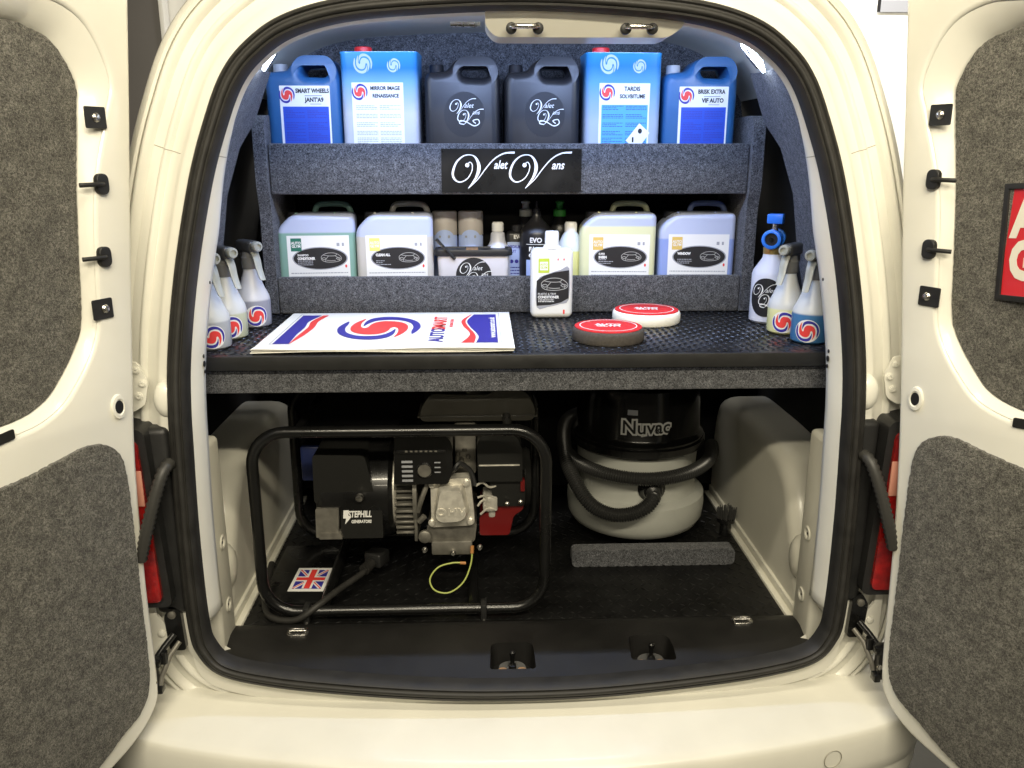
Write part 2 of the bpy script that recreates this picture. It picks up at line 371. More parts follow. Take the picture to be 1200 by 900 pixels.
# ================================================================== van
van = thing('van', 'cream panel van seen from behind with both rear doors wide open', 'van', (0, 1.5, -.55))
VZ = .55
def vl(x=0, y=0, z=0): return (x, y - 1.5, z + VZ)      # world -> van frame
VO = vl()
HALF = [(0, 1.299), (.16, 1.294), (.31, 1.281), (.41, 1.254), (.475, 1.212), (.517, 1.163), (.55, 1.09), (.585, .985), (.622, .82), (.645, .66), (.651, .52), (.658, .32), (.657, .13), (.643, .066), (.60, .024), (.50, .005), (.35, -.006), (.15, -.016), (0, -.018)]
LOOP2 = [(p.x, p.y) for p in catmull([(x, z, 0) for x, z in HALF] + [(-x, z, 0) for x, z in HALF[-2:0:-1]], 7, True)]
def ys(x, z): return 1.5 + max(0, z - .55) * .13 - .05 * max(0, 1 - (x / .65) ** 2)
NL = len(LOOP2); NRM = []
for i in range(NL):
    a, b = LOOP2[i - 1], LOOP2[(i + 1) % NL]; t = Vector((b[0] - a[0], b[1] - a[1])).normalized(); NRM.append((-t.y * -1 if False else -t.y, t.x))
# make normals point outward
if sum(n[0] * (p[0]) + n[1] * (p[1] - .6) for n, p in zip(NRM, LOOP2)) < 0: NRM = [(-a, -b) for a, b in NRM]
def loop3(o, dy, seal=False):
    out = []
    for (x, z), n in zip(LOOP2, NRM):
        oo, dd = o, dy
        if o < -.015 and not seal:
            wb = 1 - max(0, min(1, (z - .03) / .10)); tp = max(0, min(1, (z - .9) / .2))
            oo = (o * (1 - .22 * tp)) * (1 - wb) + .045 * wb; dd = dy * (1 - .45 * tp)
        out.append((x + n[0] * oo, ys(x, z) + dd, z + n[1] * oo))
    return out
def add_loops(bm, loops, closed_section=False):
    rings = [[bm.verts.new(p) for p in l] for l in loops]
    n = len(rings[0])
    prs = list(zip(rings, rings[1:])) + ([(rings[-1], rings[0])] if closed_section else [])
    for a, b in prs:
        for k in range(n): bm.faces.new((a[k], a[(k + 1) % n], b[(k + 1) % n], b[k]))
bm = bmesh.new()
add_loops(bm, [loop3(o, d) for o, d in [(.010, .085), (-.036, .072), (-.045, .060), (-.044, .048), (-.039, .03), (-.034, .018), (-.030, .010), (-.02, .004), (0, 0), (.020, .001), (.028, .008), (.034, .016), (.050, .020), (.055, .014), (.059, .013), (.063, .015), (.067, .023), (.085, .027), (.090, .021), (.097, .016), (.102, .017), (.1045, .021), (.105, .034), (.1065, .034), (.107, .021), (.112, .019), (.122, .026), (.130, .042), (.137, .08), (.142, .15), (.15, .4), (.155, 1.0)]])
body = finish(bm, 'body_shell', 'paint', van, VO, ang=50)
bm = bmesh.new()
add_loops(bm, [loop3(o, d, True) for o, d in [(.003, .006), (.004, -.010), (.000, -.019), (-.004, -.0215), (-.007, -.018), (-.0095, -.0185), (-.012, -.026), (-.017, -.0285), (-.021, -.026), (-.0225, -.021), (-.0245, -.021), (-.027, -.024), (-.031, -.018), (-.033, -.004), (-.0325, .012)]], True)
finish(bm, 'door_seal', 'rubber', van, VO, ang=60)
# roof lining and carpeted bulkhead above the shelves
bm = bmesh.new(); secs = []
arch = [(-.625, 1.165), (-.60, 1.20), (-.54, 1.265), (-.45, 1.305), (-.3, 1.325), (0, 1.335), (.3, 1.325), (.45, 1.305), (.54, 1.265), (.60, 1.20), (.625, 1.165)]
A2 = catmull([(x, z, 0) for x, z in arch], 4)
prev = None
for yy in (1.59, 1.75, 2.0, 2.36):
    r_ = [bm.verts.new((p.x * (1 if yy > 1.6 else .93), yy, p.y - (0 if yy > 1.6 else .022))) for p in A2]
    if prev:
        for k in range(len(r_) - 1): bm.faces.new((prev[k], prev[k + 1], r_[k + 1], r_[k]))
    prev = r_
finish(bm, 'roof_lining', 'paint_in', van, VO)
prism('bulkhead', [(p.x, p.y) for p in A2] + [(.66, .92), (-.66, .92)], 2.335, 2.355, 'carpet', van, VO)
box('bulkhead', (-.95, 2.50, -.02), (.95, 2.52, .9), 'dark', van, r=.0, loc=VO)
# cargo floor with tread bars
box('cargo_floor', (-.66, 1.63, -.03), (.66, 2.5, .004), 'mat_rubber', van, r=.002, loc=VO)
def tread(bm, x0, x1, y0, y1, z, pitch, l, wd, h):
    nx = int((x1 - x0) / pitch); ny = int((y1 - y0) / pitch)
    for i in range(nx):
        for j in range(ny):
            x = x0 + (i + .5) * pitch; y = y0 + (j + .5) * pitch; a = R(45) if (i + j) % 2 else R(-45)
            c, s_ = math.cos(a), math.sin(a)
            P = lambda u, v, w_: bm.verts.new((x + u * c - v * s_, y + u * s_ + v * c, z + w_))
            p = [P(-l, 0, 0), P(0, -wd, 0), P(l, 0, 0), P(0, wd, 0)]; t1 = P(-l * .45, 0, h); t2 = P(l * .45, 0, h)
            bm.faces.new((p[0], p[1], t1)); bm.faces.new((p[1], t2, t1)); bm.faces.new((p[1], p[2], t2))
            bm.faces.new((p[2], p[3], t2)); bm.faces.new((p[3], t1, t2)); bm.faces.new((p[3], p[0], t1))
bm = bmesh.new(); tread(bm, -.63, .63, 1.69, 2.30, .0045, .024, .0125, .0038, .0013)
q = finish(bm, 'tread_bars', 'mat_rubber', van, VO, smooth=False); q['kind'] = 'stuff'
# sill trim: solid, with two latch pockets cut into it
bm = bmesh.new(); NX = 40; secs = []
for i in range(NX + 1):
    x = -.645 + 1.29 * i / NX; y0 = ys(x, 0) + .008 + .045 * max(0, min(1, (abs(x) - .56) / .06)); e = 0
    f = .02 * e
    secs.append([bm.verts.new((x, y, z)) for y, z in [(y0 + f, -.035), (y0 + f, .007 + f), (y0 + .02 + f, .0125 + f * .8), (y0 + .058, .0250), (y0 + .070, .0285), (1.632, .0285), (1.655, .0245), (1.69, .007), (1.70, -.02), (1.70, -.035)]])
for a, b in zip(secs, secs[1:]):
    for k in range(10): bm.faces.new((a[k], b[k], b[(k + 1) % 10], a[(k + 1) % 10]))
bm.faces.new(list(reversed(secs[0]))); bm.faces.new(secs[-1])
sill = finish(bm, 'sill_trim', 'sill', van, VO, ang=50)
cut_bm = bmesh.new()
POCK = [(-.016, 1.526), (.278, 1.544)]
for (x, y) in POCK:
    b2 = bmesh.new()
    pts = rpoly([(-.050, -.040), (.050, -.040), (.045, .042), (-.045, .042)], [.008, .008, .02, .02])
    lo = [b2.verts.new((x + a, y + b, .06)) for a, b in pts]; hi = [b2.verts.new((x + a * .9, y + b * .85, -.024)) for a, b in pts]
    b2.faces.new(lo); b2.faces.new(list(reversed(hi)))
    for i in range(len(lo)): j = (i + 1) % len(lo); b2.faces.new((lo[j], lo[i], hi[i], hi[j]))
    bmesh.ops.recalc_face_normals(b2, faces=b2.faces); tmp = bpy.data.meshes.new('t'); b2.to_mesh(tmp); b2.free(); cut_bm.from_mesh(tmp)
cme = bpy.data.meshes.new('cut'); cut_bm.to_mesh(cme); cut_bm.free()
cut = bpy.data.objects.new('cut', cme); C.objects.link(cut); cut.location = (0, 0, 0)
md = sill.modifiers.new('b', 'BOOLEAN'); md.object = cut; md.operation = 'DIFFERENCE'; md.solver = 'EXACT'
bpy.context.view_layer.update()
dg = bpy.context.evaluated_depsgraph_get()
nm = bpy.data.meshes.new_from_object(sill.evaluated_get(dg)); sill.modifiers.clear(); sill.data = nm
bpy.data.objects.remove(cut)
for (x, y) in POCK:
    st = prism('striker_plate', rpoly([(-.034, -.016), (.034, -.016), (.026, .012), (.012, .018), (-.012, .018), (-.026, .012)], .006), -.0025, 0, 'blackp', van, vl(x, y - .002, -.010), (-PI / 2 + R(35), 0, 0))
    for s in (-1, 1): flat('slot', [ell(.0085, .0045)], 'rust', st, (s * .020, -.0032, 0), FRONT, e=.0005)
    bm = bmesh.new(); add_box(bm, (-.008, -.01, -.012), (.008, .004, .006), .003); add_lathe(bm, [(.0045, 0), (.0045, .020), (.0065, .021), (.0065, .028), (.003, .031)], 14, Matrix.Translation((0, .002, .004)))
    finish(bm, 'latch_pin', 'blackmetal', van, vl(x, y - .006, .002))
for (x, y) in ((-.478, 1.632), (.498, 1.645)):
    fr = flat('lashing_eye', [rect(.046, .032, 0, 0, .012), rect(.034, .020, 0, 0, .009)], 'steel', van, vl(x, y - .012, .0298), (0, 0, 0), e=.0012, bevel=.0012)
    tube('ring_bar', [(-.018, 0, .003), (.018, 0, .003)], .0032, 'steel', fr, 10)
    flat('cup', [rect(.034, .020, 0, 0, .009)], 'blackp', fr, (0, 0, -.0008), (0, 0, 0), e=.0003)
# bumper
bm = bmesh.new(); secs = []
def plan(t):      # t -1..1 : crease path and inner path
    a = abs(t); s = 1 if t >= 0 else -1
    if a < .78: x = a / .78 * .70; return (s * x, 1.294 + .20 * x * x, s * min(x, .70), ys(x, 0) + .03)
    u = (a - .78) / .22
    pc = catmull([(.70, 1.392, 0), (.79, 1.43, 0), (.845, 1.49, 0), (.868, 1.60, 0), (.875, 1.9, 0)], 10); pi_ = catmull([(.70, 1.535, 0), (.75, 1.55, 0), (.775, 1.58, 0), (.79, 1.65, 0), (.80, 1.9, 0)], 10)
    k = u * 40; i = min(39, int(k)); f = k - i
    c = pc[i].lerp(pc[i + 1], f); d = pi_[i].lerp(pi_[i + 1], f); return (s * c.x, c.y, s * d.x, d.y)
NB = 120
for i in range(NB + 1):
    t = -1 + 2 * i / NB; cx, cy, ix, iy = plan(t); row = []
    nx, ny = cx - ix, cy - iy; L = math.hypot(nx, ny) or 1; nx /= L; ny /= L
    for f, z in [(0, -.034), (.12, -.0345), (.3, -.039), (.6, -.052), (.85, -.0635), (.955, -.069), (.985, -.073), (1.0, -.081)]:
        row.append((ix + (cx - ix) * f, iy + (cy - iy) * f, z))
    for d, z in [(.003, -.090), (.004, -.145), (.003, -.168), (-.001, -.174), (-.001, -.180), (.001, -.2), (-.01, -.26), (-.05, -.33)]:
        row.append((cx + nx * d, cy + ny * d, z))
    secs.append([bm.verts.new(p) for p in row])
for a, b in zip(secs, secs[1:]):
    for k in range(len(a) - 1): bm.faces.new((a[k], a[k + 1], b[k + 1], b[k]))
bump = finish(bm, 'bumper', 'paint', van, VO, ang=55)
SX, SYY, SZ = .608, 1.3622, -.116
tube('parking_sensor_ring', [(SX + .0195 * math.cos(a) * .97, SYY + .0195 * math.cos(a) * .243, SZ + .0195 * math.sin(a)) for a in [2 * PI * k / 28 for k in range(28)]], .0009, 'joint_shade', bump, 6, True)  # groove of body colour, its shade drawn as a darker ring
# tail lights, jamb fittings
for s in (-1, 1):
    bm = bmesh.new(); add_box(bm, (-.045, -.012, 0), (.014, .05, .385), .012, 3)
    hs = finish(bm, 'tail_light', 'blackp', van, vl(s * .672, 1.500, .155)); hs.scale.x = -s * -1
    bm = bmesh.new(); pts = rpoly([(.675, .185), (.80, .185), (.80, .56), (.690, .545)], .018)
    add_prism(bm, [(s * a, b) for a, b in pts], 1.464, 1.54)
    bmesh.ops.bevel(bm, geom=[e for e in bm.edges if e.calc_face_angle(0) > R(50)], offset=.012, segments=3, profile=.5, affect='EDGES')
    hq = finish(bm, 'lamp_housing', 'blackp', hs, (-s * .672 * (1), -1.5, -.155)); hq.scale.x = 1; hq.location = (-.672 * s, -1.5, -.155)
    bm = bmesh.new(); pts = rpoly([(.690, .20), (.79, .20), (.79, .535), (.703, .525)], .014)
    add_prism(bm, [(s * a, b) for a, b in pts], 1.456, 1.50)
    bmesh.ops.bevel(bm, geom=[e for e in bm.edges if e.calc_face_angle(0) > R(50)], offset=.008, segments=3, profile=.5, affect='EDGES')
    ln = finish(bm, 'lens', 'red_glass', hs, (-.672 * s, -1.5, -.155))
    box('reverse_lens', (s * .699, 1.4535, .40), (s * .75, 1.458, .47), 'clear_lens', hs, r=.002, loc=(-.672 * s, -1.5, -.155))
    hs.scale = (1, 1, 1)
    # corrugated cable tube from body to door
    corrugated('cable_conduit', [vl(s * .655, 1.485, .475), vl(s * .662, 1.462, .465), vl(s * .676, 1.445, .42), vl(s * .694, 1.432, .355), vl(s * .71, 1.428, .30)], .0126, 'conduit', van, .0105, .20)
    # upper hinge plate with bolts, cup-shaped stop beside it
    hp = prism('hinge_plate', [(s * a, b) for a, b in rpoly([(.693, .585), (.716, .57), (.735, .575), (.735, .665), (.700, .665), (.684, .628)], .008)], 1.496, 1.502, 'paint', van, VO, bev=.001)
    for (x, z) in ((.703, .650), (.694, .625), (.703, .601)):
        lathe('bolt', [(.0075, 0), (.0075, .002), (.005, .0024), (.005, .005), (.002, .0052), (.002, .003), (0, .003)], 'paint', hp, (s * x, 1.4965, z), (PI / 2, 0, 0), 14)
    box('hinge_arm', (s * .722, 1.47, .575), (s * .742, 1.51, .64), 'blackmetal', hp, r=.004)
    bm = bmesh.new(); add_lathe(bm, [(.024, 0), (.022, .012), (.018, .018), (.010, .021), (0, .022)], 20, Matrix.Translation((s * .658, 1.512, .592)) @ Matrix.Rotation(PI / 2, 4, 'X') @ Matrix.Diagonal((1, 1.5, 1, 1)))
    finish(bm, 'door_stop', 'paint', van, VO)
    # lower door check strap and hinge
    bm = bmesh.new()
    add_prism(bm, [(s * a, b) for a, b in rpoly([(.668, .075), (.700, .075), (.705, .15), (.690, .175), (.672, .165)], .008)], 1.488, 1.502)
    ck = finish(bm, 'door_check', 'blackmetal', van, VO)
    lathe('bolt', [(.008, 0), (.008, .004), (.004, .006), (0, .006)], 'darkalu', ck, (s * .688, 1.488, .155), (PI / 2, 0, 0), 12)
    tube('strap', [(s * .684, 1.478, .118), (s * .70, 1.462, .10), (s * .718, 1.445, .075)], .0065, 'blackmetal', ck, 8)
    tube('strap', [(s * .676, 1.480, .100), (s * .69, 1.462, .082), (s * .704, 1.445, .045), (s * .706, 1.44, .03)], .005, 'darkalu', ck, 8)
    bm = bmesh.new(); add_box(bm, (-.014, -.012, -.045), (.014, .010, .03), .004); add_box(bm, (-.020, -.016, -.048), (-.006, .004, -.03), .003); add_box(bm, (-.022, -.014, .012), (.004, .008, .03), .004)
    finish(bm, 'check_bracket', 'blackmetal', ck, (s * .722, 1.438, .06), (0, 0, 0 if s > 0 else PI))
    lathe('roller', [(.008, -.012), (.008, .012)], 'blackmetal', ck, (s * .700, 1.455, .082), (0, 0, 0), 12)
    lathe('bolt', [(.0055, 0), (.0055, .003), (0, .004)], 'steel', ck, (s * .712, 1.428, .045), (PI / 2, 0, 0), 12)
    hp = prism('hinge_plate', [(s * a, b) for a, b in rpoly([(.705, .075), (.735, .06), (.735, .25), (.722, .25), (.719, .15), (.703, .13)], .006)], 1.492, 1.499, 'paint', van, VO, bev=.001)
    lathe('bolt', [(.0075, 0), (.0075, .003), (.004, .005), (0, .005)], 'paint', hp, (s * .714, 1.492, .112), (PI / 2, 0, 0), 14)
    # panel joints across the door jamb, drawn in the joint shade tone
    for zt, prof_ in ((1.02, [(.034, .016), (.050, .020), (.055, .014), (.0605, .0128), (.067, .023), (.085, .027)]), (1.03, [(-.0445, .052), (-.039, .03), (-.034, .018)])):
        i = min((i for i in range(NL) if LOOP2[i][0] * s > 0), key=lambda i: abs(LOOP2[i][1] - zt)); x, z = LOOP2[i]; n = NRM[i]
        kk = 1 if prof_[0][0] > 0 else .86
        tube('panel_joint', [(x + n[0] * o * kk, ys(x, z) + d_ * (1 if kk == 1 else .72), z + n[1] * o * kk) for o, d_ in prof_], .0008, 'joint_shade', van, 6, loc=VO)
    # small fixing holes in the pillar flange
    for (z, rr) in ((.66, .004), (.645, .006), (.63, .004), (.80, .003)):
        x = .605 if z < .7 else .58
        lathe('fixing_hole', [(rr, 0), (rr, .0012)], 'ink', van, vl(s * (x - .0035), 1.562, z), (0, -s * PI / 2, 0), 12)
    # inner quarter panel and wheel arch
    bm = bmesh.new()
    add_box(bm, (.622, 1.572, -.02), (.70, 1.665, .47), .012, 3)
    if s < 0: bmesh.ops.scale(bm, vec=(-1, 1, 1), verts=bm.verts)
    qp = finish(bm, 'quarter_panel', 'paint_in', van, VO)
    for z in (.10, .245): lathe('dimple', [(.0, -.001), (.007, -.001), (.009, .002), (.014, .003), (.017, .0005)], 'paint_in', qp, (s * .6215, 1.62, z), (0, -s * PI / 2, 0), 20)
    for z in (.10, .245): lathe('screw_hole', [(.0, .0012), (.003, .0012), (.003, -.001)], 'ink', qp, (s * .6215, 1.62, z), (0, -s * PI / 2, 0), 10)
    bm = bmesh.new(); rings = []
    prof = catmull([(1.64, -.03, 0), (1.685, .08, 0), (1.745, .20, 0), (1.80, .285, 0), (1.865, .330, 0), (1.96, .345, 0), (2.15, .348, 0), (2.36, .335, 0), (2.44, .25, 0), (2.46, -.03, 0)], 6)
    for X, ins in [(.639, .045), (.6405, .030), (.646, .017), (.656, .008), (.670, .002), (.69, 0), (.83, 0)]:
        ring = []
        for p in prof:
            d_ = Vector((p.x - 2.1, p.y + .03)); L_ = d_.length; d_ = d_ * max(0, (L_ - ins) / L_); ring.append(bm.verts.new((s * X, 2.1 + d_.x, -.03 + d_.y)))
        rings.append(ring)
    for a, b in zip(rings, rings[1:]):
        for k in range(len(prof) - 1): bm.faces.new((a[k], a[k + 1], b[k + 1], b[k]))
    bm.faces.new(rings[0]); wa = finish(bm, 'wheel_arch', 'paint_in', van, VO, ang=60)
    bm = bmesh.new(); add_lathe(bm, [(.040, 0), (.037, .012), (.028, .022), (.012, .027), (0, .0275)], 24, Matrix.Translation((s * .652, 1.705, .145)) @ Matrix.Rotation(-s * PI / 2, 4, 'Y') @ Matrix.Diagonal((1.4, 1, 1, 1))); finish(bm, 'blister', 'paint_in', wa)
    # near-black sheet standing in for shade in the load space side void
    bm = bmesh.new(); idx = [i for i in range(NL) if LOOP2[i][0] * s > .3 and .0 < LOOP2[i][1] < 1.17]; prev = None
    for i in idx:
        if prev is not None and abs(i - prev[2]) != 1: prev = None
        x, z = LOOP2[i]; n = NRM[i]; v = (bm.verts.new((x + n[0] * .10, 1.70, z + n[1] * .10)), bm.verts.new((x + n[0] * .10, 2.5, z + n[1] * .10)), i)
        if prev: bm.faces.new((prev[0], prev[1], v[1], v[0]))
        prev = v
    finish(bm, 'side_shade_sheet', 'dark', van, VO)
    bm = bmesh.new(); add_box(bm, (.618, 1.66, 0), (.646, 2.42, .012), .003); add_box(bm, (.632, 1.66, .010), (.646, 2.42, .032), .003)
    if s < 0: bmesh.ops.scale(bm, vec=(-1, 1, 1), verts=bm.verts)
    finish(bm, 'floor_strip', 'paint_in', van, VO)
    # carpeted upper side panel
    bm = bmesh.new(); prev = None
    for (z, xa, ya, xb, yb) in [(.655, .668, 1.60, .674, 1.87), (.80, .650, 1.60, .657, 1.92), (.93, .618, 1.60, .632, 1.91), (1.03, .578, 1.60, .602, 1.93), (1.05, .569, 1.60, .596, 1.955), (1.085, .552, 1.60, .584, 2.0), (1.14, .520, 1.60, .556, 1.98), (1.19, .490, 1.60, .527, 1.95)]:
        q = [bm.verts.new((s * a, b, z + c)) for a, b, c in ((xa, ya, 0), ((xa + xb) / 2, (ya + yb) / 2, 0), (xb, yb, .012), (xb + .016, yb + .002, .012), ((xa + xb) / 2 + .016, (ya + yb) / 2, 0), (xa + .016, ya, 0))]
        if prev:
            for k in range(6): bm.faces.new((prev[k], prev[(k + 1) % 6], q[(k + 1) % 6], q[k]))
        else: bm.faces.new(q)
        prev = q
    bm.faces.new(prev); finish(bm, 'side_carpet', 'carpet', van, VO, ang=50)
    # glowing LED lamp strip under the roof corner
    br = box('led_lamp', (-.003, -.085, -.013), (.003, .085, .013), 'led', van, r=.002)
    ax = Vector((0, .162, .067)).normalized(); nn = Vector((-s * .62, -.45, -.5)); nn = (nn - ax * nn.dot(ax)).normalized() * -s; cc = nn.cross(ax)
    br.matrix_basis = Matrix(((nn.x, ax.x, cc.x, s * .492), (nn.y, ax.y, cc.y, 1.835 - 1.5), (nn.z, ax.z, cc.z, 1.230 + VZ), (0, 0, 0, 1)))
    flat('slot', [ell(.022, .005)], 'blackp', br, (-s * .0034, .01, .002), (PI / 2, 0, PI / 2), e=.0006)
    box('edge_clip', (-.004, -.03, -.023), (.004, .05, -.0135), 'blackp', br, r=.002)
# top cross member with the two door catches
bm = bmesh.new(); pts = rpoly([(-.062, 1.300), (-.062, 1.245), (-.045, 1.228), (.262, 1.228), (.285, 1.245), (.292, 1.300)], [.004, .008, .012, .012, .008, .004])
add_prism(bm, pts, 1.552, 1.64); bmesh.ops.bevel(bm, geom=[e for e in bm.edges if e.calc_face_angle(0) > R(50)], offset=.006, segments=3, profile=.5, affect='EDGES')
for v in bm.verts: v.co.y += (1.262 - v.co.z) * .75
xm = finish(bm, 'catch_mounting', 'paint_in', van, VO)
for x in (.006, .204):
    h = tube('door_catch', [(x - .024, 1.556, 1.2405), (x - .022, 1.540, 1.2405), (x - .016, 1.535, 1.2405), (x + .016, 1.535, 1.2405), (x + .022, 1.540, 1.2405), (x + .024, 1.556, 1.2405)], .0042, 'steel', xm, 10)
    for d in (-.023, .023): lathe('catch_boss', [(.0095, 0), (.0095, .009), (.006, .011), (0, .011)], 'blackp', xm, (x + d, 1.553, 1.2385), (PI / 2, 0, 0), 16)
for a, b in ((-.38, -.064), (.294, .38)): box('header_rail', (a, 1.565, 1.268), (b, 1.60, 1.29), 'paint_in', van, r=.008, loc=VO)
for (a, b) in ((-.125, -.07),): box('bright_strip', (a, 1.64, 1.2535), (b, 1.655, 1.262), 'steel', van, r=.001, loc=VO)

# ---- doors: drawn in the door's own plane (distance from hinge edge, height)
DA = R(25)
def fuzz(pts, amp=.0007, step=.004):
    out = []
    for i in range(len(pts)):
        a = Vector(pts[i]); b = Vector(pts[(i + 1) % len(pts)]); n = max(1, int((b - a).length / step))
        for k in range(n):
            p = a.lerp(b, k / n); out.append((p.x + random.uniform(-amp, amp), p.y + random.uniform(-amp, amp)))
    return out
def make_door(s, name, edge, hole, carp, low, wide):
    d = Vector((s * math.sin(DA), -math.cos(DA), 0)); z = d.cross(Vector((0, 0, 1))); q = s     # local +z is inward on the right door, outward on the left
    mtx = Matrix(((d.x, 0, z.x, s * .70), (d.y, 0, z.y, 1.44 - 1.5), (0, 1, 0, VZ), (0, 0, 0, 1)))
    T = .055
    outline = catmull([(a, b, 0) for a, b in edge], 4)
    outline = [(p.x, p.y) for p in outline] + [(wide - .06, -.085), (wide - .01, -.06), (wide, 0), (wide, .6), (wide - .05, 1.15), (wide - .1, 1.27), (wide - .17, 1.31), (.10, 1.325), (-.04, 1.318)]
    hl = [(p.x, p.y) for p in catmull([(a, b, 0) for a, b in hole], 5, True)]; cp = [(p.x, p.y) for p in catmull([(a, b, 0) for a, b in carp], 5, True)]
    dr = flat(name, [outline, hl], 'paint', van, (0, 0, 0), (0, 0, 0), e=T / 2 - .009, bevel=.009, bres=3)
    dr.matrix_basis = mtx @ Matrix.Translation((0, 0, -q * T / 2))
    S = lambda h: q * (T / 2 + h)
    bm = bmesh.new(); n = len(hl)
    r0 = [bm.verts.new((a, b, S(-.004))) for a, b in hl]; r1 = [bm.verts.new((a * .35 + c * .65, b * .35 + e * .65, S(-.014))) for (a, b), (c, e) in zip(hl, cp)]; r2 = [bm.verts.new((c, e, S(-.034))) for c, e in cp]
    for x, y in ((r0, r1), (r1, r2)):
        for k in range(n): bm.faces.new((x[k], x[(k + 1) % n], y[(k + 1) % n], y[k]))
    finish(bm, 'window_surround', 'paint', dr, ang=70)
    flat('carpet_panel', [fuzz(cp)], 'carpet_door', dr, (0, 0, S(-.030)), (0, 0, 0), e=.005, bevel=.002)
    lw = [(p.x, p.y) for p in catmull([(a, b, 0) for a, b in low], 5, True)]
    flat('carpet_panel', [fuzz(lw, .0009)], 'carpet_door', dr, (0, 0, S(.002)), (0, 0, 0), e=.003, bevel=.0025)
    return dr, S, q
EL = [(-.108, 1.290), (-.085, 1.114), (-.061, .945), (-.024, .665), (-.007, .526), (.002, .397), (.008, .225), (.009, .06), (.02, 0.0), (.07, -.04), (.14, -.062), (.26, -.085)]
ER = [(-.100, 1.290), (-.079, 1.117), (-.060, .944), (-.022, .66), (-.003, .49), (.008, .35), (.015, .21), (.022, .05), (.038, -.005), (.085, -.042), (.155, -.060), (.26, -.075)]
def upper(w_):
    carp = [(.003, 1.142), (.008, 1.09), (.026, .977), (.040, .86), (.050, .77), (.064, .73), (.102, .68), (.149, .640), (.239, .624), (w_ - .14, .62), (w_ - .07, .66), (w_ - .06, .75), (w_ - .09, 1.05), (w_ - .13, 1.17), (w_ - .2, 1.215), (.135, 1.221), (.075, 1.215), (.033, 1.196)]
    hole = [(-.046, 1.15), (-.028, 1.09), (.010, .977), (.028, .86), (.038, .77), (.052, .722), (.092, .668), (.145, .626), (.239, .610), (w_ - .13, .605), (w_ - .055, .65), (w_ - .045, .75), (w_ - .07, 1.06), (w_ - .11, 1.20), (w_ - .2, 1.245), (.132, 1.252), (.050, 1.256), (-.012, 1.226)]
    return carp, hole
def lower(w_, dx=0): return [(.254 + dx, .540), (.164 + dx, .548), (.098 + dx, .556), (.056 + dx, .543), (.030 + dx, .506), (.026 + dx, .407), (.030 + dx, .237), (.034 + dx, .076), (.059 + dx, .018), (.112 + dx, -.006), (.18 + dx, -.035), (.30, -.055), (w_ - .1, -.045), (w_ - .05, 0), (w_ - .04, .25), (w_ - .05, .48), (w_ - .1, .535)]
for s, ed, wd in ((-1, EL, .70), (1, ER, .54)):
    carp, hole = upper(wd)
    dr, S, q = make_door(s, 'door', ed, hole, carp, lower(wd, .0 if s < 0 else .008), wd)
    FL = 0 if q > 0 else PI       # turn small fittings to face the inside of the door
    for (a, z, bx) in (((-.006, 1.087, 0), (.028, .778, .004)) if s < 0 else ((-.002, 1.093, 0), (.022, .790, -.004))):
        bk = flat('clip_plate', [rect(.040, .034, 0, 0, .003)], 'blackp', dr, (a, z, S(.0012)), (0, FL, 0), e=.001, bevel=.0004)
        bk2 = lathe('screw', [(.0075, 0), (.0075, .002), (.005, .005), (0, .006)], 'steel', bk, (bx, 0, .001), (0, 0, 0), 16)
        flat('keyhole', [ell(.010, .004, (.008 if bx else .002), 0)], 'ink', bk, (0, 0, .0012), (0, 0, 0), e=.0003)
    for (a, z) in (((.000, .982), (.013, .864)) if s < 0 else ((.002, .988), (.011, .871))):
        kn = flat('panel_peg', [rect(.024, .034, 0, 0, .012)], 'blackp', dr, (a, z, S(.003)), (0, FL, 0), e=.003, bevel=.002)
        tube('peg_stem', [(0, 0, .004), (.012 * (1 if q > 0 else -1), 0, .008), (.038 * (1 if q > 0 else -1), -.001, -.006)], .0038, 'blackp', kn, 8)
    flat('clip_plate', [rpoly([(-.02, -.008), (.02, -.004), (.02, .012), (-.02, .008)], .003)], 'blackp', dr, (.238 if s < 0 else .222, .612, S(.0012)), (0, FL, 0), e=.001)
    pt = [(.070, .512), (.051, .074)] if s < 0 else [(.052, .473), (.056, .158)]
    for (a, z) in pt: lathe('panel_hole', [(.0085, -.001), (.0085, .0065), (.0075, .0068), (.0065, .0055), (0, .0052)], 'ink', dr, (a, z, S(0)), (0, FL, 0), 18)
    hs = lathe('hinge_boss', [(.016, -.002), (.014, .004), (.010, .0048), (.0085, .0030), (0, .003)], 'paint', dr, (.022, .604, S(0)), (0, FL, 0), 24, scale=(1, 1.5, 1))
    lathe('hinge_hole', [(.0085, .0), (.0085, .0038), (0, .0039)], 'ink', dr, (.022, .604, S(0)), (0, FL, 0), 18, scale=(1, 1.4, 1))

# red framed sign on the right door
d = Vector((math.sin(DA), -math.cos(DA), 0)); zz = d.cross(Vector((0, 0, 1)))
sg = thing('framed_sign', 'red sign with cream block capitals in a black frame on the right door', 'sign')
sg.matrix_basis = Matrix(((d.x, 0, zz.x, .70), (d.y, 0, zz.y, 1.44), (0, 1, 0, 0), (0, 0, 0, 1))) @ Matrix.Translation((.243, .900, -.008)) @ Matrix.Rotation(R(-9), 4, 'Y') @ Matrix.Rotation(R(4.0), 4, 'Z')
flat('frame', [rect(.25, .186), rect(.232, .168)], 'blackp', sg, (0, 0, 0), (0, 0, 0), e=.006, bevel=.001)
bd = flat('board', [rect(.236, .172)], 'sign_red', sg, (0, 0, 0), (0, 0, 0), e=.003)
text('AUTO', .082, 'sign_white', bd, (-.106, .036, .0036), align='LEFT', bold=.0042, sx=.80, spacing=1.08); text('GLYM', .082, 'sign_white', bd, (-.106, -.030, .0036), align='LEFT', bold=.0042, sx=.80, spacing=1.08)

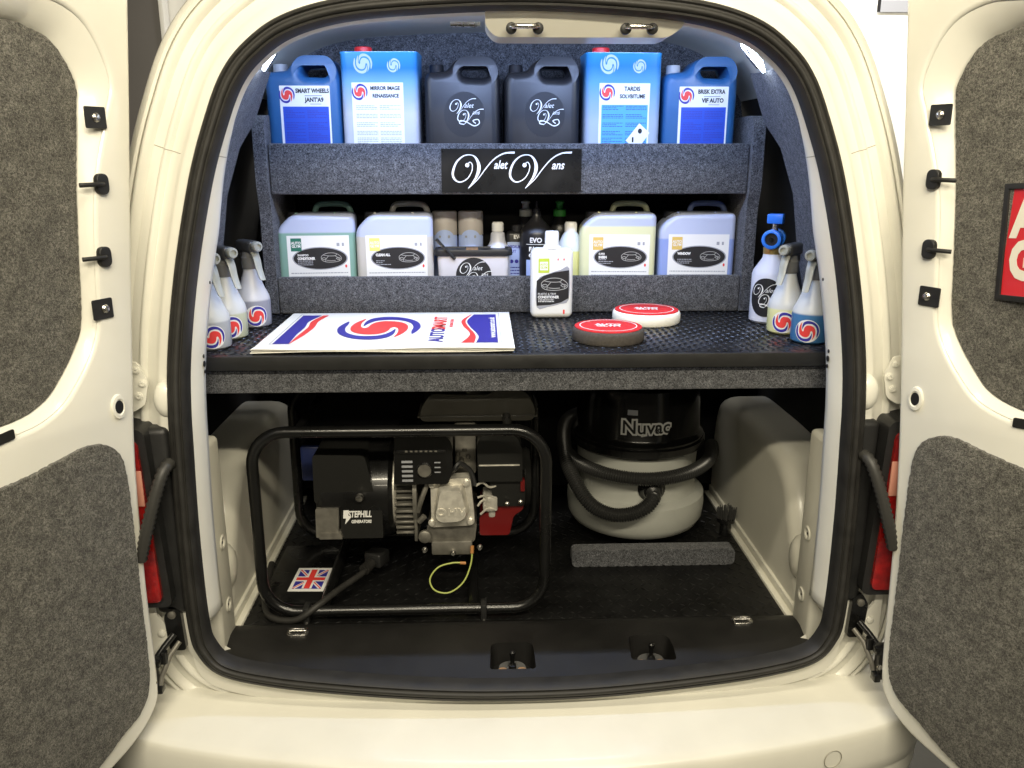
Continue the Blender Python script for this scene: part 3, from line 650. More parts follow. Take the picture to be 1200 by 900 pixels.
# ================================================================== racking
wb = thing('workbench', 'black tread plate worktop with carpeted front edge across the van', 'worktop', (0, 1.62, .565))
def wl_(x, y, z): return (x, y - 1.62, z - .565)
WO = wl_(0, 0, 0)
box('worktop', (-.70, 1.622, .619), (.70, 2.10, .645), 'treadpl', wb, r=.003, loc=WO)
box('front_edge', (-.66, 1.612, .617), (.66, 1.6215, .6455), 'blackp', wb, r=.0015, loc=WO)
bm = bmesh.new(); tread(bm, -.66, .66, 1.63, 2.08, .6453, .0165, .0090, .0030, .0016); q = finish(bm, 'tread_bars', 'treadpl', wb, WO, smooth=False); q['kind'] = 'stuff'
box('fascia', (-.68, 1.628, .566), (.68, 1.645, .6165), 'carpet', wb, r=.004, loc=WO)
su = thing('shelf_unit', 'two tier carpet covered shelf unit standing at the back of the worktop', 'shelf unit', (0, 2.07, .645))
def sl(x, y, z): return (x, y - 2.07, z - .645)
SO = sl(0, 0, 0)
for s in (-1, 1):
    # side panel seen from the side: upper hump, waist
    bm = bmesh.new(); prof = rpoly([(2.06, .647), (2.06, .90), (2.045, .95), (2.045, 1.10), (2.075, 1.118), (2.33, 1.118), (2.33, .647)], [.004, .02, .02, .02, .01, .004, .004], 4)
    a = [bm.verts.new((s * .575, y, z)) for y, z in prof]; b = [bm.verts.new((s * .603, y, z)) for y, z in prof]
    bm.faces.new(a); bm.faces.new(list(reversed(b)))
    for i in range(len(a)): j = (i + 1) % len(a); bm.faces.new((a[j], a[i], b[i], b[j]))
    finish(bm, 'side_panel', 'carpet', su, SO)
box('upper_fascia', (-.573, 2.06, .936), (.573, 2.078, 1.054), 'carpet', su, r=.005, loc=SO)
box('upper_shelf', (-.573, 2.080, .938), (.573, 2.33, .952), 'carpet', su, r=.002, loc=SO)
box('lower_fascia', (-.573, 2.062, .647), (.573, 2.080, .738), 'carpet', su, r=.005, loc=SO)
box('lower_shelf', (-.573, 2.082, .652), (.573, 2.33, .664), 'carpet', su, r=.002, loc=SO)
box('back_board', (-.573, 2.315, .668), (.573, 2.328, .934), 'dark', su, r=.0, loc=SO)
pq = thing('name_plaque', 'black plaque with white flourished script on the upper shelf front', 'sign', (0.001, 2.0585, .992))
pl = flat('plate', [rect(.334, .100)], 'blackmetal', pq, (0, -.0015, 0), e=.0012, bevel=.0003)
PS = .334 / 1090
vscript(pl, (258 - 597) * PS, (192 - 328) * PS, PS, .0022); text('alet', 90 * PS, 'white', pl, ((508 - 597) * PS, (192 - 152) * PS, .0022), shear=.3, bold=.0004, sx=.78)
vscript(pl, (703 - 597) * PS, (192 - 328) * PS, PS, .0022); text('ans', 90 * PS, 'white', pl, ((955 - 597) * PS, (192 - 155) * PS, .0022), shear=.3, bold=.0004, sx=.82)

# ---- upper shelf: jerrycans and tins (thing origin = middle of base)
UZ = .953
def jerrycan(name, label, x, m, capm, wd=.176, h=.297):
    t = thing(name, label, 'jerrycan', (x, 2.155 + random.uniform(-.004, .004), UZ), R(random.uniform(-3, 3))); k = wd
    out = rpoly([(-.5 * k, 0), (.5 * k, 0), (.5 * k, h - .045), (.43 * k, h - .012), (.36 * k, h), (-.02 * k, h), (-.12 * k, h - .010), (-.20 * k, h - .030), (-.46 * k, h - .034), (-.5 * k, h - .050)], [.012, .012, .012, .01, .01, .012, .01, .008, .012, .01])
    hole = rpoly([(.02 * k, h - .044), (.30 * k, h - .046), (.37 * k, h - .036), (.33 * k, h - .018), (.03 * k, h - .018), (-.02 * k, h - .030)], .008)
    flat('body', [out, hole], m, t, (0, 0, 0), e=.036, bevel=.020, bres=4)
    lathe('cap', [(.0185, 0), (.0185, .003), (.0175, .0045), (.0175, .018), (.016, .021), (0, .021)], capm, t, (-.34 * k, 0, h - .034), seg=24)
    for q in range(1): lathe('neck', [(.020, 0), (.020, .003)], m, t, (-.34 * k, 0, h - .0365), seg=20)
    return t
for x, l1, l2, lab in ((-.492, 'SMART WHEELS', "JANT'A9", 'blue jerrycan at the left end of the upper shelf, wheel cleaner label'), (.458, 'BRISK EXTRA', 'VIF AUTO', 'blue jerrycan at the right end of the upper shelf, labelled brisk extra')):
    t = jerrycan('jerrycan', lab, x, 'bluejug', 'clearcap')
    lb = flat('label', [rect(.118, .20, 0, 0, .002)], 'white', t, (.006, -.0562, .132), e=.0003)
    flat('print_block', [rect(.108, .150)], 'blueblk', lb, (.001, -.022, .0006), (0, 0, 0), e=.0001)
    bars('small_print', [b for g in (0, 1) for b in smallprint(-.048 + g * .052, -.09, -.002 + g * .052, .045, 36, .34, (5, 6, 12, 19, 20, 28))], 'navy', lb, (0, 0, .0009))
    swirl(lb, -.042, .079, .0185, .0007)
    text(l1, .0135, 'ink', lb, (.018, .088, .0008), bold=.0005, sx=.82); text(l2, .0135, 'ink', lb, (.022, .068, .0008), bold=.0005, sx=.88)
    bars('small_print', [(0, .0765, .04, .0785), (.012, .058, .038, .0595)], 'grey_ink', lb, (0, 0, .0009))
for x, nm in ((-.116, 'black jerrycan left of centre on the upper shelf, round script badge'), (.075, 'black jerrycan right of centre on the upper shelf, round script badge')):
    t = jerrycan('jerrycan', nm, x, 'blackjug', 'blackjug', .180)
    bd = flat('badge', [ell(.049, .052)], 'ink', t, (.004, -.0562, .168), e=.0003)
    valet_badge(bd, 0, 0.002, .045, .0006)
def grad_mat(name, bands):
    """printed tin: colour bands up the height of the tin (object z)"""
    m = mat(name, (.5, .5, .5), .28, .0, coat=.3); nt = m.node_tree; b = nt.nodes['Principled BSDF']
    tc = nd(nt, 'ShaderNodeTexCoord'); sp = nd(nt, 'ShaderNodeSeparateXYZ'); nt.links.new(tc.outputs['Object'], sp.inputs[0])
    mr = nd(nt, 'ShaderNodeMapRange'); mr.inputs[2].default_value = .308; nt.links.new(sp.outputs[2], mr.inputs[0])
    cr = nd(nt, 'ShaderNodeValToRGB'); nt.links.new(mr.outputs[0], cr.inputs[0])
    while len(cr.color_ramp.elements) < len(bands): cr.color_ramp.elements.new(.5)
    for e, (p, c) in zip(cr.color_ramp.elements, bands): e.position = p; e.color = (*c, 1)
    nt.links.new(cr.outputs[0], b.inputs['Base Color']); return m
M['tinA'] = grad_mat('tin_print_pale', [(0, (.58, .58, .62)), (.55, (.54, .56, .62)), (.78, (.18, .38, .62)), (.88, (.03, .20, .52)), (1, (.04, .29, .64))])
M['tinB'] = grad_mat('tin_print_blue', [(0, (.48, .50, .56)), (.5, (.38, .46, .58)), (.78, (.12, .33, .58)), (.9, (.03, .20, .52)), (1, (.03, .27, .60))])
for x, a, b, lab, tm, kind in ((-.308, 'MIRROR IMAGE', 'RENAISSANCE', 'blue and white solvent tin, mirror image label, upper shelf', 'tinA', 0), (.268, 'TARDIS', 'SOLVBITUME', 'blue and white solvent tin with a hazard diamond, upper shelf', 'tinB', 1)):
    t = thing('solvent_tin', lab, 'tin', (x, 2.153, UZ), R(2.0 if kind else -2.5))
    bm = bmesh.new(); pts = rect(.182, .116, 0, 0, .018, 6); ls = []
    for sc_, z in [(.985, 0), (1, .004), (1, .302), (1.012, .304), (1.012, .3075), (.985, .3078), (.97, .3045)]: ls.append([(px * sc_, py * sc_, z) for px, py in pts])
    add_loops(bm, ls); bm.verts.ensure_lookup_table(); n = len(pts); bm.faces.new(list(bm.verts)[-n:]); finish(bm, 'body', tm, t)
    lathe('cap', [(.024, 0), (.024, .005), (.021, .008), (.021, .018), (.019, .020), (0, .020)], 'redcap', t, (-.046, .012, .3045))
    lb = flat('label', [rect(.122, .240, 0, 0, .001)], 'white', t, (-.004 if not kind else .002, -.0588, .119), e=.0003)
    swirl(lb, -.044 + .002, .099, .0185, .0007)
    text(a, .0135 if kind else .012, 'ink', lb, (.018, .107, .0008), bold=.0004, sx=.85); text(b, .0125 if kind else .0115, 'ink', lb, (.019, .090, .0008), bold=.0004, sx=.85)
    if kind: flat('print_block', [rect(.112, .19)], 'cyan', lb, (.001, -.024, .0006), (0, 0, 0), e=.0001)
    bars('small_print', [q for g in (0, 1) for q in smallprint(-.052 + g * .056, -.10, -.002 + g * .056, .070, 44, .34, (3, 4, 8, 9, 13, 14, 18, 26, 27, 35))], 'grey_ink' if not kind else 'navy', lb, (0, 0, .0009))
    for (cx, cz, rr) in ((-.036, .281, .022), (.036, .277, .0155)): swirl(t, cx, -.0585, rr, cz, cols=('paleblue', 'paleblue'), rot=FRONT)
    if kind:
        hz = flat('hazard_diamond', [[(-.028, -.006), (0, -.03), (.03, .012), (.004, .034)]], 'white', lb, (.034, -.005, .0010), (0, 0, 0), e=.0002)
        flat('hazard_mark', [ell(.005, .006, .006, .016), rect(.004, .012, -.011, -.004)], 'ink', hz, (0, 0, .0004), (0, 0, 0), e=.0001)
for o, _ in PENDING:
    if o.name.startswith('emblem') and o.parent and o.parent.name.startswith('solvent_tin'):
        o.location = (o.location.x, -.0585, o.location.z)

# ---- lower shelf
LZ = .665
def jug(lab, x, m, sq, title, tcol='white', wd=.192, rz=0):
    t = thing('storage_jug', lab, 'jug', (x, 2.168, LZ), rz); k = wd; h = .222
    out = rpoly([(-.5 * k, 0), (.5 * k, 0), (.5 * k, h), (-.30 * k, h), (-.5 * k, h - .038)], [.012, .012, .016, .02, .02])
    flat('body', [out], m, t, (0, 0, 0), e=.040, bevel=.014, bres=4)
    tube('handle', catmull([(-.05 * k, .035, h - .01), (-.02 * k, .035, h + .012), (.06 * k, .035, h + .019), (.30 * k, .035, h + .019), (.40 * k, .035, h + .012), (.44 * k, .035, h - .01)], 5), .0075, m, t, 10)
    lathe('cap', [(.021, 0), (.021, .016), (.018, .018), (0, .018)], 'blackjug', t, (-.30 * k, .018, h - .016))
    for dx in (-.25, .24): lathe('lug', [(.004, 0), (.003, .003), (0, .0035)], m, t, (dx * k, -.03, h - .001), seg=10)
    lb = flat('label', [rect(.152, .125)], 'white', t, (.004, -.0544, .107), e=.0003)
    s2 = flat('brand_square', [rect(.026, .032)], sq, lb, (-.054, .040, .0005), (0, 0, 0), e=.0001)
    text('AUTO', .0092, 'white', s2, (0, .004, .0003), bold=.0003, sx=.9); text('GLYM', .0092, 'white', s2, (0, -.004, .0003), bold=.0003, sx=.9)
    flat('oval_rim', [ell(.068, .0285)], 'grey_ink', lb, (.003, .006, .0004), (0, 0, 0), e=.0001)
    ov = flat('oval', [ell(.065, .0262)], 'ink', lb, (.003, .006, .0006), (0, 0, 0), e=.0001)
    car_drawing(ov, .026, .002, .026, .0003)
    ls = title.split('/')
    for i, l in enumerate(ls): text(l, .0068 if i < len(ls) - 1 else .0085, 'white', ov, (-.055, .008 - i * .0085, .0003), align='LEFT', bold=.0002 if i < len(ls) - 1 else .0005, sx=.72 if len(l) > 9 else .82)
    bars('small_print', smallprint(-.055, -.018, -.018, -.004, 3, .4), 'grey_ink', ov, (0, 0, .0003))
    bars('small_print', smallprint(-.07, -.062, .07, -.026, 4, .25) + [(.045, .036, .052, .044), (.058, .036, .063, .044)], 'grey_ink', lb, (0, 0, .0005))
    flat('drop', [ell(.0025, .004)], 'red', lb, (.066, -.014, .0005), (0, 0, 0), e=.0001)
    return t
PE = (.46, .51, .66)
jug('jug of green shampoo at the left end of the lower shelf', -.488, fill_mat('jug_green', PE, (.22, .38, .32), .176, 1), 'dgreen', 'SHAMPOO/CONDITIONER', rz=R(5))
jug('cloudy white jug labelled clean all, second from the left end', -.292, fill_mat('jug_cloudy', PE, (.52, .50, .46), .166, 1), 'yellow', 'CLEAN ALL', rz=R(3))
jug('jug of pale yellow liquid with white label, right of the front bottle', .274, fill_mat('jug_yellow', PE, (.66, .67, .42), .190, 1), 'amber', 'SUPER/SHEEN', rz=R(-3))
jug('jug of blue window cleaner at the right end of the lower shelf', .476, fill_mat('jug_blue', PE, (.26, .34, .64), .158, 1), 'amber', 'WINDOW', rz=R(-4))
for x, lab in ((-.169, 'beige capped aerosol can beside the clean all jug'), (-.101, 'beige capped aerosol can beside the small milky bottle')):
    t = thing('aerosol_can', lab, 'can', (x, 2.235, LZ))
    lathe('can', [(.030, 0), (.0325, .004), (.0325, .155), (.031, .160)], 'paleblue', t)
    lathe('cap', [(.0328, .1605), (.0328, .217), (.031, .221), (0, .221)], 'beige', t)
    lb = flat('label', [[(-.030, -.06), (.030, -.06), (.030, .02)] + [(.03 * math.cos(PI * k / 16), .02 + .03 * math.sin(PI * k / 16)) for k in range(1, 16)] + [(-.030, .02)]], 'paleblue', t, (0, -.0335, .125), e=.0003, wrap=.0330)
    flat('mark', [ell(.003, .003, -.012, .012), ell(.003, .004, .012, .012)], 'grey_ink', t, (0, -.0345, .145), e=.0003, wrap=.034)
def round_bottle(lab, x, y, prof, m, cap, capm, name='bottle'):
    t = thing(name, lab, 'bottle', (x, y, LZ)); lathe('body', prof, m, t); lathe('cap', cap, capm, t); return t
round_bottle('small milky bottle with ribbed cap behind the clear tub', -.030, 2.215, [(.031, 0), (.034, .006), (.034, .110), (.030, .125), (.020, .145), (.018, .165), (.012, .170)], 'foambottle', [(.015, .170), (.0155, .174), (.0155, .190), (.012, .194), (0, .194)], 'whitepl')
t = round_bottle('black conical polish bottle marked evo 1 behind the white bottle', .070, 2.19, [(.040, 0), (.044, .006), (.044, .165), (.042, .175), (.028, .190), (.012, .208), (.011, .222)], 'blackjug', [(.0085, .222), (.0085, .228), (.003, .231), (.0022, .247), (0, .2475)], 'blackjug')
lb = flat('label', [rect(.060, .055)], 'paleblue', t, (0, -.0445, .075), e=.0003, wrap=.0444)
flat('stripe', [rect(.060, .0012)], 'white', t, (0, -.0445, .142), e=.0002, wrap=.0444)
text('EVO 1', .017, 'white', t, (0.002, -.0447, .152), FRONT, bold=.0005, wrap=.0446); text('FAST', .015, 'white', t, (-.022, -.0447, .130), FRONT, align='LEFT', bold=.0006, wrap=.0446); text('CUT', .015, 'white', t, (-.022, -.0447, .114), FRONT, align='LEFT', bold=.0006, wrap=.0446)
t = thing('polish_bottle', 'dark bottle with pale blue medium cut label beside the black conical bottle', 'bottle', (.020, 2.225, LZ))
box('body', (-.028, -.018, 0), (.028, .018, .170), 'blackjug', t, r=.010, seg=3)
lb = flat('label', [rect(.050, .125)], 'paleblue', t, (0, -.0184, .080), e=.0003); text('MEDIUM', .0105, 'navy', lb, (-.023, .050, .0005), align='LEFT', bold=.0003, sx=.85); text('CUT', .0105, 'navy', lb, (-.023, .038, .0005), align='LEFT', bold=.0003)
text('EVO', .013, 'white', t, (.004, -.0186, .155), FRONT, bold=.0006); bars('small_print', smallprint(-.022, -.04, .022, -.0, 5, .35), 'navy', lb, (0, 0, .0006)); flat('mark', [ell(.005, .005, -.014, .012), ell(.005, .005, -.001, .012), ell(.005, .005, .012, .012)], 'navy', lb, (0, 0, .0005), (0, 0, 0), e=.0001)
lathe('cap', [(.014, .168), (.014, .185), (0, .187)], 'blackjug', t)
for x, m, nm in ((.046, 'greytrig', 'tall dark bottle with pale grey push cap at the back'), (.137, 'green', 'tall dark bottle with green push cap at the back')):
    t = thing('push_cap_bottle', nm, 'bottle', (x, 2.272, LZ))
    lathe('body', [(.026, 0), (.028, .004), (.028, .165), (.024, .185), (.014, .198), (.012, .204)], 'blackjug', t)
    lathe('cap', [(.017, .2045), (.017, .222), (.010, .225), (.009, .237), (.012, .239), (.012, .243), (.005, .246), (0, .247)], m, t)
t = round_bottle('milky bottle of yellow liquid with white cap behind the front bottle', .157, 2.17, [(.029, 0), (.032, .006), (.032, .130), (.030, .145), (.022, .162), (.016, .172)], fill_mat('bottle_yellow', (.62, .68, .70), (.68, .68, .30), .125), [(.0155, .172), (.0160, .176), (.0160, .192), (.013, .197), (0, .197)], 'whitepl')
t = thing('plastic_tub', 'clear plastic tub with dark grey lid and round black sticker', 'tub', (-.094, 2.155, LZ))
bm = bmesh.new(); ls = [[(px * s_, py * s_, z) for px, py in rect(.182, .075, 0, 0, .015)] for s_, z in ((.93, 0), (.95, .003), (1, .118))]; add_loops(bm, ls); bm.verts.ensure_lookup_table(); bm.faces.new(list(bm.verts)[:len(ls[0])]); finish(bm, 'tub_body', 'tub', t)
bm = bmesh.new(); ls = [[(px * s_, py * s_, z) for px, py in rect(.198, .088, 0, 0, .018)] for s_, z in ((.98, .1175), (1, .119), (1, .130), (.985, .1325), (.93, .1325), (.92, .129))]; add_loops(bm, ls); bm.verts.ensure_lookup_table(); bm.faces.new(list(bm.verts)[-len(ls[0]):]); bm.verts.ensure_lookup_table(); bm.faces.new(list(bm.verts)[:len(ls[0])]); ld = finish(bm, 'lid', 'blackp', t)
box('latch', (-.018, -.030, .130), (.012, .01, .1345), 'rust', ld, r=.001)
bd = flat('sticker', [ell(.045, .045)], 'ink', t, (.001, -.0385, .068), rot=(PI / 2 - R(1), 0, 0), e=.0003); valet_badge(bd, 0, 0, .045, .0006)
pen = thing('black_pen', 'black pen leaning in the corner of the clear tub', 'pen', (-.160, 2.110, .785)); tube('barrel', [(-.026, -.002, .040), (.020, .002, -.010)], .0042, 'blackmetal', pen, 10); tube('clip', [(-.024, -.006, .036), (-.002, -.006, .012)], .0014, 'steel', pen, 6)

# ---- on the worktop
WZ = .6465
t = thing('trim_bottle', 'white flat bottle of trim conditioner with black car label, in front', 'bottle', (.095, 2.005, WZ))
box('body', (-.0505, -.024, 0), (.0505, .024, .168), 'whitepl', t, r=.015, seg=4)
lathe('neck', [(.022, 0), (.020, .006), (.019, .008)], 'whitepl', t, (0, 0, .166)); lathe('cap', [(.0165, 0), (.0165, .030), (.0145, .034), (0, .035)], 'whitepl', t, (.0, 0, .173))
flat('grey_swoosh', [sm([(-.036, .028), (-.036, .092), (-.01, .108), (.02, .118), (.040, .122), (.040, .047), (.02, .036), (-.01, .029)], 3)], 'grey_ink', t, (0, -.0243, 0), e=.0002)
lb = flat('label', [[(-.037, .032), (-.037, .092), (-.02, .104), (.005, .112), (.040, .117), (.040, .050), (.022, .040), (-.004, .034)]], 'ink', t, (0, -.0246, 0), e=.0003)
car_drawing(lb, .004, .084, .033, .0006); text('PLASTIC & TRIM', .0072, 'white', lb, (-.034, .060, .0006), align='LEFT', sx=.85); text('CONDITIONER', .0085, 'white', lb, (-.034, .0525, .0006), align='LEFT', bold=.0004, sx=.86)
bars('small_print', smallprint(-.033, .040, .005, .048, 2, .45), 'white', lb, (0, 0, .0006))
sq = flat('brand_square', [rect(.026, .034)], 'lime', t, (-.020, -.0245, .128), e=.0003); flat('frame', [rect(.019, .020)], 'white', sq, (0, -.001, .0005), (0, 0, 0), e=.0001); text('AUTO', .0068, 'lime', sq, (0, .0025, .0007), bold=.0002, sx=.9); text('GLYM', .0068, 'lime', sq, (0, -.0045, .0007), bold=.0002, sx=.9)
bars('small_print', [(.012, .140, .015, .145), (.026, .140, .029, .145), (.027, .012, .031, .022)], 'red', t, (0, 0, 0)).rotation_euler = FRONT
for o in t.children:
    if o.name.startswith('small_print'): o.location = (0, -.0246, 0)
for (x, y, nm, fm, rr) in ((.197, 1.748, 'dark grey foam polishing pad with red disc, nearest the edge', 'foam', .077), (.317, 1.945, 'white foam polishing pad with red disc, behind the dark one', 'wfoam', .080)):
    t = thing('polishing_pad', nm, 'polishing pad', (x, y, WZ), R(-6), 'round foam polishing pads on the worktop')
    lathe('foam', [(rr * .97, 0), (rr, .004), (rr, .020), (rr * .97, .025), (rr * .93, .027), (0, .027)], fm, t, seg=56)
    dk = lathe('backing_disc', [(rr * .93, .0272), (rr * .93, .029), (rr * .91, .0298), (0, .0298)], 'dred', t, seg=56)
    flat('ring', [ell(rr * .80, rr * .80, n=56), ell(rr * .77, rr * .77, n=56)], 'white', dk, (0, 0, .0302), (0, 0, 0), e=.0001)
    text('AUTO', .018, 'white', dk, (0, .009, .0302), bold=.0008, sx=1.1); text('GLYM', .018, 'white', dk, (0, -.007, .0302), bold=.0008, sx=1.1)
# paper mats, a stack of a few sheets
t = thing('paper_mat_stack', 'white printed paper mats with red and blue swirl lying on the worktop', 'mat', (-.27, 1.83, WZ), 0)
def sheet_mesh(seed, dz):
    random.seed(seed); bm = bmesh.new(); NXs, NYs = 40, 16; g = []
    for i in range(NXs + 1):
        row = []
        for j in range(NYs + 1):
            x = -.262 + .524 * i / NXs; y = -.200 + .395 * j / NYs
            edge = max(0, (-y - .17) / .03); z = dz + .0028 * edge * (.3 + math.sin(x * 14 + seed) * .6)
            row.append(bm.verts.new((x + random.uniform(-.0003, .0003), y, max(dz * .9, z))))
        g.append(row)
    for i in range(NXs):
        for j in range(NYs): bm.faces.new((g[i][j], g[i + 1][j], g[i + 1][j + 1], g[i][j + 1]))
    r_ = bmesh.ops.extrude_face_region(bm, geom=list(bm.faces)); bmesh.ops.translate(bm, vec=(0, 0, .0012), verts=[v for v in r_['geom'] if isinstance(v, bmesh.types.BMVert)])
    return bm
M['paper'] = mat('cream_white_paper', (.82, .81, .75), .55)
for k in range(4): sh = finish(sheet_mesh(3 + k, .0018 + k * .0019), 'paper_sheet', 'paper', t, (.002 * (k % 2) - .001, .0015 * ((k * 2) % 3), 0))
TZ = .0095
pr = flat('printed_border', [rect(.475, .332), rect(.473, .330)], 'grey_ink', t, (0, .015, TZ), (0, 0, 0), e=.0001)
swirl(t, -.032, .012, .091, TZ + .0002, ry=.125)
VY = [.15, .076, .011, -.06, -.106, -.16]
def curve_side(xs): return [(p.x, p.y) for p in catmull([(x, y, 0) for x, y in zip(xs, VY)], 6)]
def wave(la, lb, m): flat('printed_wave', [la + list(reversed(lb))], m, t, (0, .012, TZ), (0, 0, 0), e=.0002)
wave(curve_side([-.231] * 6), curve_side([-.187, -.203, -.199, -.201, -.2, -.198]), 'navy')
wave(curve_side([-.183, -.197, -.192, -.195, -.197, -.1975]), curve_side([-.170, -.181, -.178, -.182, -.188, -.1970]), 'red')
wave(curve_side([.178, .163, .169, .184, .190, .185]), curve_side([.230] * 6), 'navy')
wave(curve_side([.170, .150, .155, .170, .168, .154]), curve_side([.172, .159, .165, .179, .184, .181]), 'red')
ao = text('AUTO', .042, 'navy', t, (.102, -.07, TZ), (0, 0, PI / 2), bold=.001, sx=1.15); text('SMART', .042, 'red', t, (.102, .06, TZ), (0, 0, PI / 2), bold=.001, sx=1.15); text('INTERNATIONAL', .011, 'red', t, (.128, .06, TZ), (0, 0, PI / 2), sx=1.1)
text('www.autosmart.co.uk', .020, 'white', t, (.220, .010, TZ + .0005), (0, 0, PI / 2), bold=.0003, sx=1.25)

# spray bottles
def spray(lab, x, y, rz, bm_, face, logo_off=.5, h=1.0):
    t = thing('spray_bottle', lab, 'spray bottle', (x, y, WZ), rz, 'trigger spray bottles on the worktop')
    lathe('body', [(.034, 0), (.0385, .004), (.0395, .012), (.0395, .060), (.0375, .070), (.029, .088), (.0215, .108), (.0165, .126), (.0155, .136)], bm_, t, seg=32)
    lathe('collar', [(.0175, .132), (.0185, .134), (.0185, .158), (.0155, .161), (.014, .170)], 'collar', t, seg=24)
    # head points along local -Y
    bm = bmesh.new(); add_box(bm, (-.013, -.028, .168), (.013, .038, .196), .007, 3); add_box(bm, (-.010, .012, .150), (.010, .036, .18), .006, 2)
    hd = finish(bm, 'trigger_head', 'darktrig', t)
    lathe('nozzle', [(.0095, 0), (.0115, .003), (.0115, .014), (.010, .017), (.0065, .0175), (.006, .014), (0, .014)], 'greytrig', t, (0, -.028, .184), (PI / 2, 0, 0), 20)
    P = catmull([(0, -.020, .176), (0, -.032, .158), (0, -.040, .135), (0, -.053, .112)], 6)
    bm = bmesh.new(); prev = None
    for i, p in enumerate(P):
        u = i / (len(P) - 1); ww = .0095 - .003 * u; th = .0055 - .002 * u
        r_ = [bm.verts.new((p.x + a * ww, p.y + b * th, p.z + b * th * .4)) for a, b in ((-1, -.5), (-.5, -1), (.5, -1), (1, -.5), (1, .6), (-1, .6))]
        if prev:
            for k in range(6): bm.faces.new((prev[k], prev[(k + 1) % 6], r_[(k + 1) % 6], r_[k]))
        else: bm.faces.new(list(reversed(r_)))
        prev = r_
    bm.faces.new(prev); finish(bm, 'trigger', 'greytrig', t, ang=60)
    a = face - rz
    mt = Matrix.Rotation(a, 4, 'Z')
    for P_, c, sgn in ((RED, 'red', 1), (BLUE, 'navy', 1), (BLUE, 'navy', -1)):
        o = flat('sticker', [[(sgn * u * .024, sgn * v * .022) for u, v in sm(P_, 4)]], c, t, e=.0002, wrap=.0398); o.matrix_basis = mt @ Matrix.Translation((0, -.0400, .028)) @ Matrix.Rotation(PI / 2, 4, 'X')
    o = flat('sticker', [[(u * .026, v * .024) for u, v in ell(1, 1)]], 'white', t, e=.0001, wrap=.0396); o.matrix_basis = mt @ Matrix.Translation((0, -.0397, .028)) @ Matrix.Rotation(PI / 2, 4, 'X')
    return t
CL = (.58, .60, .60)
spray('clear spray bottle nearest the left door pillar', -.628, 1.700, R(48), fill_mat('spray_clear', CL, (.36, .38, .40), .057), R(22))
spray('spray bottle of pale green liquid, middle of the left three', -.621, 1.800, R(46), fill_mat('spray_pale', CL, (.46, .48, .34), .055), R(24))
spray('clear spray bottle farthest back of the left three', -.600, 1.925, R(44), fill_mat('spray_grey', (.52, .53, .56), (.26, .27, .32), .062), R(24))
spray('spray bottle of blue liquid by the right door pillar', .622, 1.715, R(-40), fill_mat('spray_blue', CL, (.05, .17, .36), .062), R(-30))
spray('spray bottle of yellow liquid, middle of the right three', .603, 1.812, R(-42), fill_mat('spray_yellow', CL, (.66, .66, .34), .055), R(-26))
t = thing('foam_bottle', 'milky foam lance bottle with blue valve head and black script sticker', 'bottle', (.605, 1.935, WZ), R(-30))
lathe('body', [(.038, 0), (.043, .005), (.043, .112), (.040, .122), (.022, .150), (.0205, .160)], 'foambottle', t, seg=32)
lathe('collar', [(.0205, .159), (.0215, .161), (.0215, .174), (.017, .176)], 'brass', t)
lathe('valve_body', [(.022, 0), (.022, .012), (.018, .014), (.018, .050), (.013, .052)], 'bluepl', t, (0, .034, .194), (PI / 2, 0, 0))
lathe('valve_mouth', [(.022, 0), (.022, .010), (.019, .012), (.015, .0118), (.0145, .004), (0, .004)], 'bluepl', t, (0, -.019, .194), (PI / 2, 0, 0)); lathe('inlet', [(.0143, 0), (.0143, .0005), (0, .0006)], 'ink', t, (0, -.0232, .194), (PI / 2, 0, 0)); lathe('pin', [(.005, 0), (.005, .006), (0, .0062)], 'blackmetal', t, (0, -.0234, .194), (PI / 2, 0, 0))
lathe('stem', [(.006, 0), (.006, .018)], 'steel', t, (0, .008, .212)); box('knob', (-.018, -.006, .228), (.018, .022, .250), 'bluepl', t, r=.003)
st = flat('sticker', [ell(.040, .045)], 'ink', t, (0, -.0434, .062), e=.0002, wrap=.0432)
def wrapped_badge(parent, r_, Rw, z0):
    n0 = set(bpy.data.objects)
    holder = bpy.data.objects.new('holder', None); C.objects.link(holder)
    valet_badge(holder, 0, 0, r_, 0)
    for o in list(holder.children):
        if o.type == 'MESH':
            for v in o.data.vertices:
                x = v.co.x + o.location.x; a = x / Rw; v.co = (Rw * math.sin(a), v.co.y + o.location.y, Rw * math.cos(a) - Rw + .0004)
            o.location = (0, 0, 0); o.parent = parent; o.matrix_basis = Matrix.Translation((0, -Rw, z0)) @ Matrix.Rotation(PI / 2, 4, 'X')
        else:
            lx, ly = o.location.x, o.location.y; a = lx / Rw
            o.parent = parent; o.matrix_basis = Matrix.Rotation(a, 4, 'Z') @ Matrix.Translation((0, -Rw - .0003, z0 + ly)) @ Matrix.Rotation(PI / 2, 4, 'X')
    bpy.data.objects.remove(holder)
wrapped_badge(t, .042, .0437, .062)

